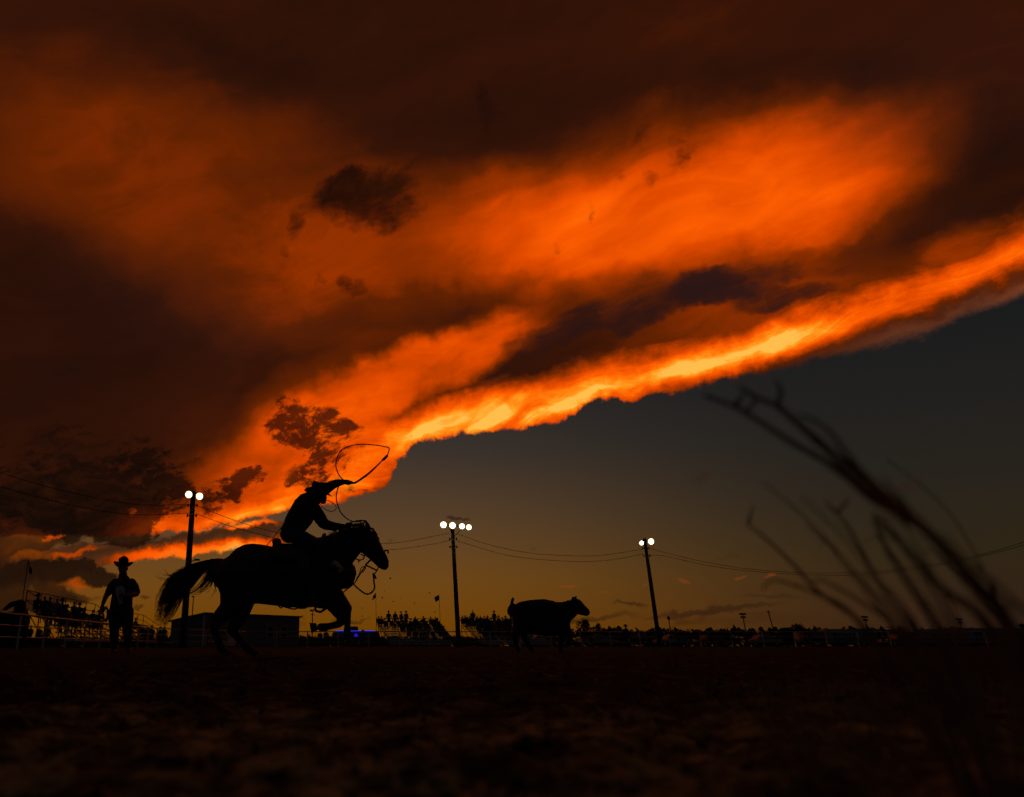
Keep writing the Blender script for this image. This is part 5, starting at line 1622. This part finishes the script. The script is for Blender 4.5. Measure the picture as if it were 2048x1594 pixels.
# ------------------------------------------------------------------ weed stalks close to the lens, far out of focus
def weed():
    S1 = [(2017, 1246), (1962, 1177), (1908, 1122), (1853, 1060), (1798, 1027), (1744, 998), (1671, 936), (1580, 882), (1518, 842), (1471, 814), (1409, 791)]
    S2 = [(1812, 1036), (1780, 1010), (1726, 958), (1664, 907), (1598, 849), (1555, 813), (1515, 795), (1478, 773)]
    S3 = [(1862, 1072), (1817, 1027), (1773, 991), (1726, 947), (1682, 893), (1656, 860), (1620, 836), (1595, 831)]
    S4 = [(1868, 1249), (1817, 1169), (1773, 1097), (1755, 1053), (1747, 1024)]
    S5 = [(1955, 1228), (1889, 1180), (1846, 1133), (1798, 1078), (1758, 1031)]
    S6 = [(1831, 1257), (1773, 1191), (1737, 1126), (1700, 1060), (1675, 1027)]
    S7 = [(1718, 1242), (1642, 1188), (1584, 1126), (1533, 1078), (1496, 1049)]
    S8 = [(1700, 1224), (1635, 1188), (1584, 1169), (1544, 1160), (1525, 1180)]
    S9 = [(1791, 1253), (1726, 1206), (1671, 1173), (1642, 1160), (1620, 1166)]
    S10 = [(2030, 1250), (1926, 1133), (1871, 1086), (1817, 1017), (1766, 958)]
    S11 = [(2075, 1250), (1995, 1172), (1930, 1120), (1885, 1066)]
    spec = [(S1, .60, .0040, [(1471, 814, 1478, 800, 1490, 788)], 'longest dark stalk arching to the bright cloud edge'),
            (S2, .62, .0035, [(1555, 813, 1563, 780, 1550, 760), (1515, 795, 1500, 815, 1485, 822)], 'long stalk forking just under the bright cloud edge'),
            (S3, .58, .0024, [], None), (S4, .68, .0030, [], None), (S5, .60, .0033, [], None),
            (S6, .74, .0026, [(1675, 1027, 1662, 1014, 1650, 1004), (1675, 1027, 1688, 1010, 1698, 994)], None),
            (S7, .80, .0025, [(1496, 1049, 1501, 1030, 1507, 1009)], 'separate stalk with a bent tip left of the others'),
            (S8, .78, .0021, [], None), (S9, .74, .0020, [], None), (S10, .52, .0022, [], None), (S11, .48, .0020, [(1970, 1192, 2010, 1208, 2049, 1224)], None)]
    rw = random.Random(21)
    for q in range(13):              # finer, fainter blades between the main stalks
        bx = rw.uniform(1770, 2040)
        ln = rw.uniform(90, 330)
        lean = rw.uniform(.45, 1.05)
        kink = rw.uniform(-14, 14)
        tx, ty = bx - ln * lean, 1250 - ln
        spec.append(([(bx, 1250), (bx - ln * lean * .28 + kink, 1250 - ln * .36), (bx - ln * lean * .62 + kink * 1.4, 1250 - ln * .72), (tx, ty)], rw.uniform(.46, .8), rw.uniform(.0009, .0016),
                     [(tx, ty, tx - rw.uniform(4, 14), ty - rw.uniform(2, 12), tx - rw.uniform(8, 30), ty + rw.uniform(-24, 16))] if q % 2 else [], None))
    gx, gy = at(2060, 1300, .6).x, .6
    root = thing('weed_clump', 'clump of out-of-focus weed stalks leaning in from the right close to the camera', 'plant', (gx, gy, ground_z(gx, gy)))
    for pts, D, r, br, lab in spec:
        a, b = pts[0], pts[1]
        d = math.hypot(a[0] - b[0], a[1] - b[1])
        ux, uy = (a[0] - b[0]) / d, (a[1] - b[1]) / d
        foot = []
        for k in (420, 250, 110):
            foot.append((a[0] + ux * k * .62, a[1] + max(uy, .7) * k * 1.15))
        if a[1] < 1100:
            foot = []          # a side branch: it leaves the main stalk here
        path = spline(foot + pts, 46)
        P = [at(x, y, D * (.74 + .26 * min(1, i / 34.0))) for i, (x, y) in enumerate(path)]
        P = [p for i, p in enumerate(P) if p.z > ground_z(p.x, p.y) - .02]
        n = len(P)
        bm = bmesh.new()
        tube(bm, P, [r * (1.25 - .85 * i / (n - 1)) * (1 + .25 * (i % 9 == 4)) for i in range(n)], 8)
        st = obj('stalk', bm, 'stem', root, label=lab)
        for x0, y0, x1, y1, x2, y2 in br:
            bm = bmesh.new()
            tube(bm, [at(x0, y0, D), at(x1, y1, D - .01), at(x2, y2, D - .015)], [r * .6, r * .5, r * .25], 7)
            obj('twig', bm, 'stem', st)
weed()
# low dry grass at the lower right, around the weeds' feet
bm = bmesh.new()
rg = random.Random(11)
for i in range(1500):
    D = rg.uniform(.5, 2.4)
    px = rg.uniform(1500, 2300) if rg.random() < .8 else rg.uniform(1200, 2300)
    x = (px - PPX) / F * D * CT
    z = ground_z(x, D)
    h = rg.uniform(.012, .05) * (1.0 if D > .9 else .7)
    lx, ly = rg.uniform(-.04, .015), rg.uniform(-.02, .02)
    tube(bm, [(x, D, z - .004), (x + lx * .4, D + ly * .4, z + h * .6), (x + lx, D + ly, z + h)], [.0011, .0009, .0002], 3)
o = obj('dry_grass', bm, 'straw')
tag(o, 'short dry grass at the lower right round the foot of the weeds', 'grass'); o['kind'] = 'stuff'

# ------------------------------------------------------------------ dirt thrown up by the hooves
for px, py, r, D in [(780.7, 1156.5, 2.0, 9.5), (769, 1182, 1.1, 10.5), (764.5, 1195.5, 2.0, 9.8), (786.5, 1203, 1.6, 10.4), (828.5, 1206.5, 1.6, 10), (859, 1186, 1.6, 11), (724, 1216, 1.5, 10.2), (724, 1232, 1.6, 10),
                     (726, 1236, 1.0, 10), (721, 1247, 1.0, 10), (735, 1250, 1.0, 10.4), (824, 1156, .9, 9), (801, 1197, .9, 10.8), (870, 1224, 1.6, 11), (815, 1181, .7, 10), (606, 1231, 1.0, 10), (606, 1237, 1.0, 10.2),
                     (560, 1217, .8, 10), (532, 1216, .9, 10), (512, 1211, .8, 10), (80.5, 1098, 1.0, 9), (85.5, 1110, 1.3, 9), (181, 1140, 1.5, 9.5), (195.5, 1145.6, 1.5, 9.6), (3, 1101.5, 1.2, 9), (207.6, 1178, .9, 9.5),
                     (72.6, 1185, 1.0, 9), (16, 1105, .8, 9), (60, 1128, .8, 9.4), (40, 1140, .7, 9.2), (110, 1090, .7, 9), (30, 1165, .7, 9), (133, 1124, .7, 9.3), (15, 1066, 1.0, 9), (440, 1317, 2.0, 9.6), (472, 1314, 1.8, 9.7), (520, 1316, 1.8, 9.7)]:
    c = at(px, py, D)
    bm = bmesh.new()
    clod_mesh(bm, (0, 0, 0), r / px_at(D, c.z))
    me = mesh_from(bm, 'dirt_clod'); me.materials.append(MAT['clod'])
    where = 'left of the standing cowboy' if px < 230 else ('beside the hind hooves' if py > 1300 else ('under the horse\'s belly' if px < 650 else 'in front of the horse'))
    tag(link('dirt_clod', me, None, c), 'small clod of dirt flung into the air ' + where, 'clod', 'clods of dirt in the air ' + where)
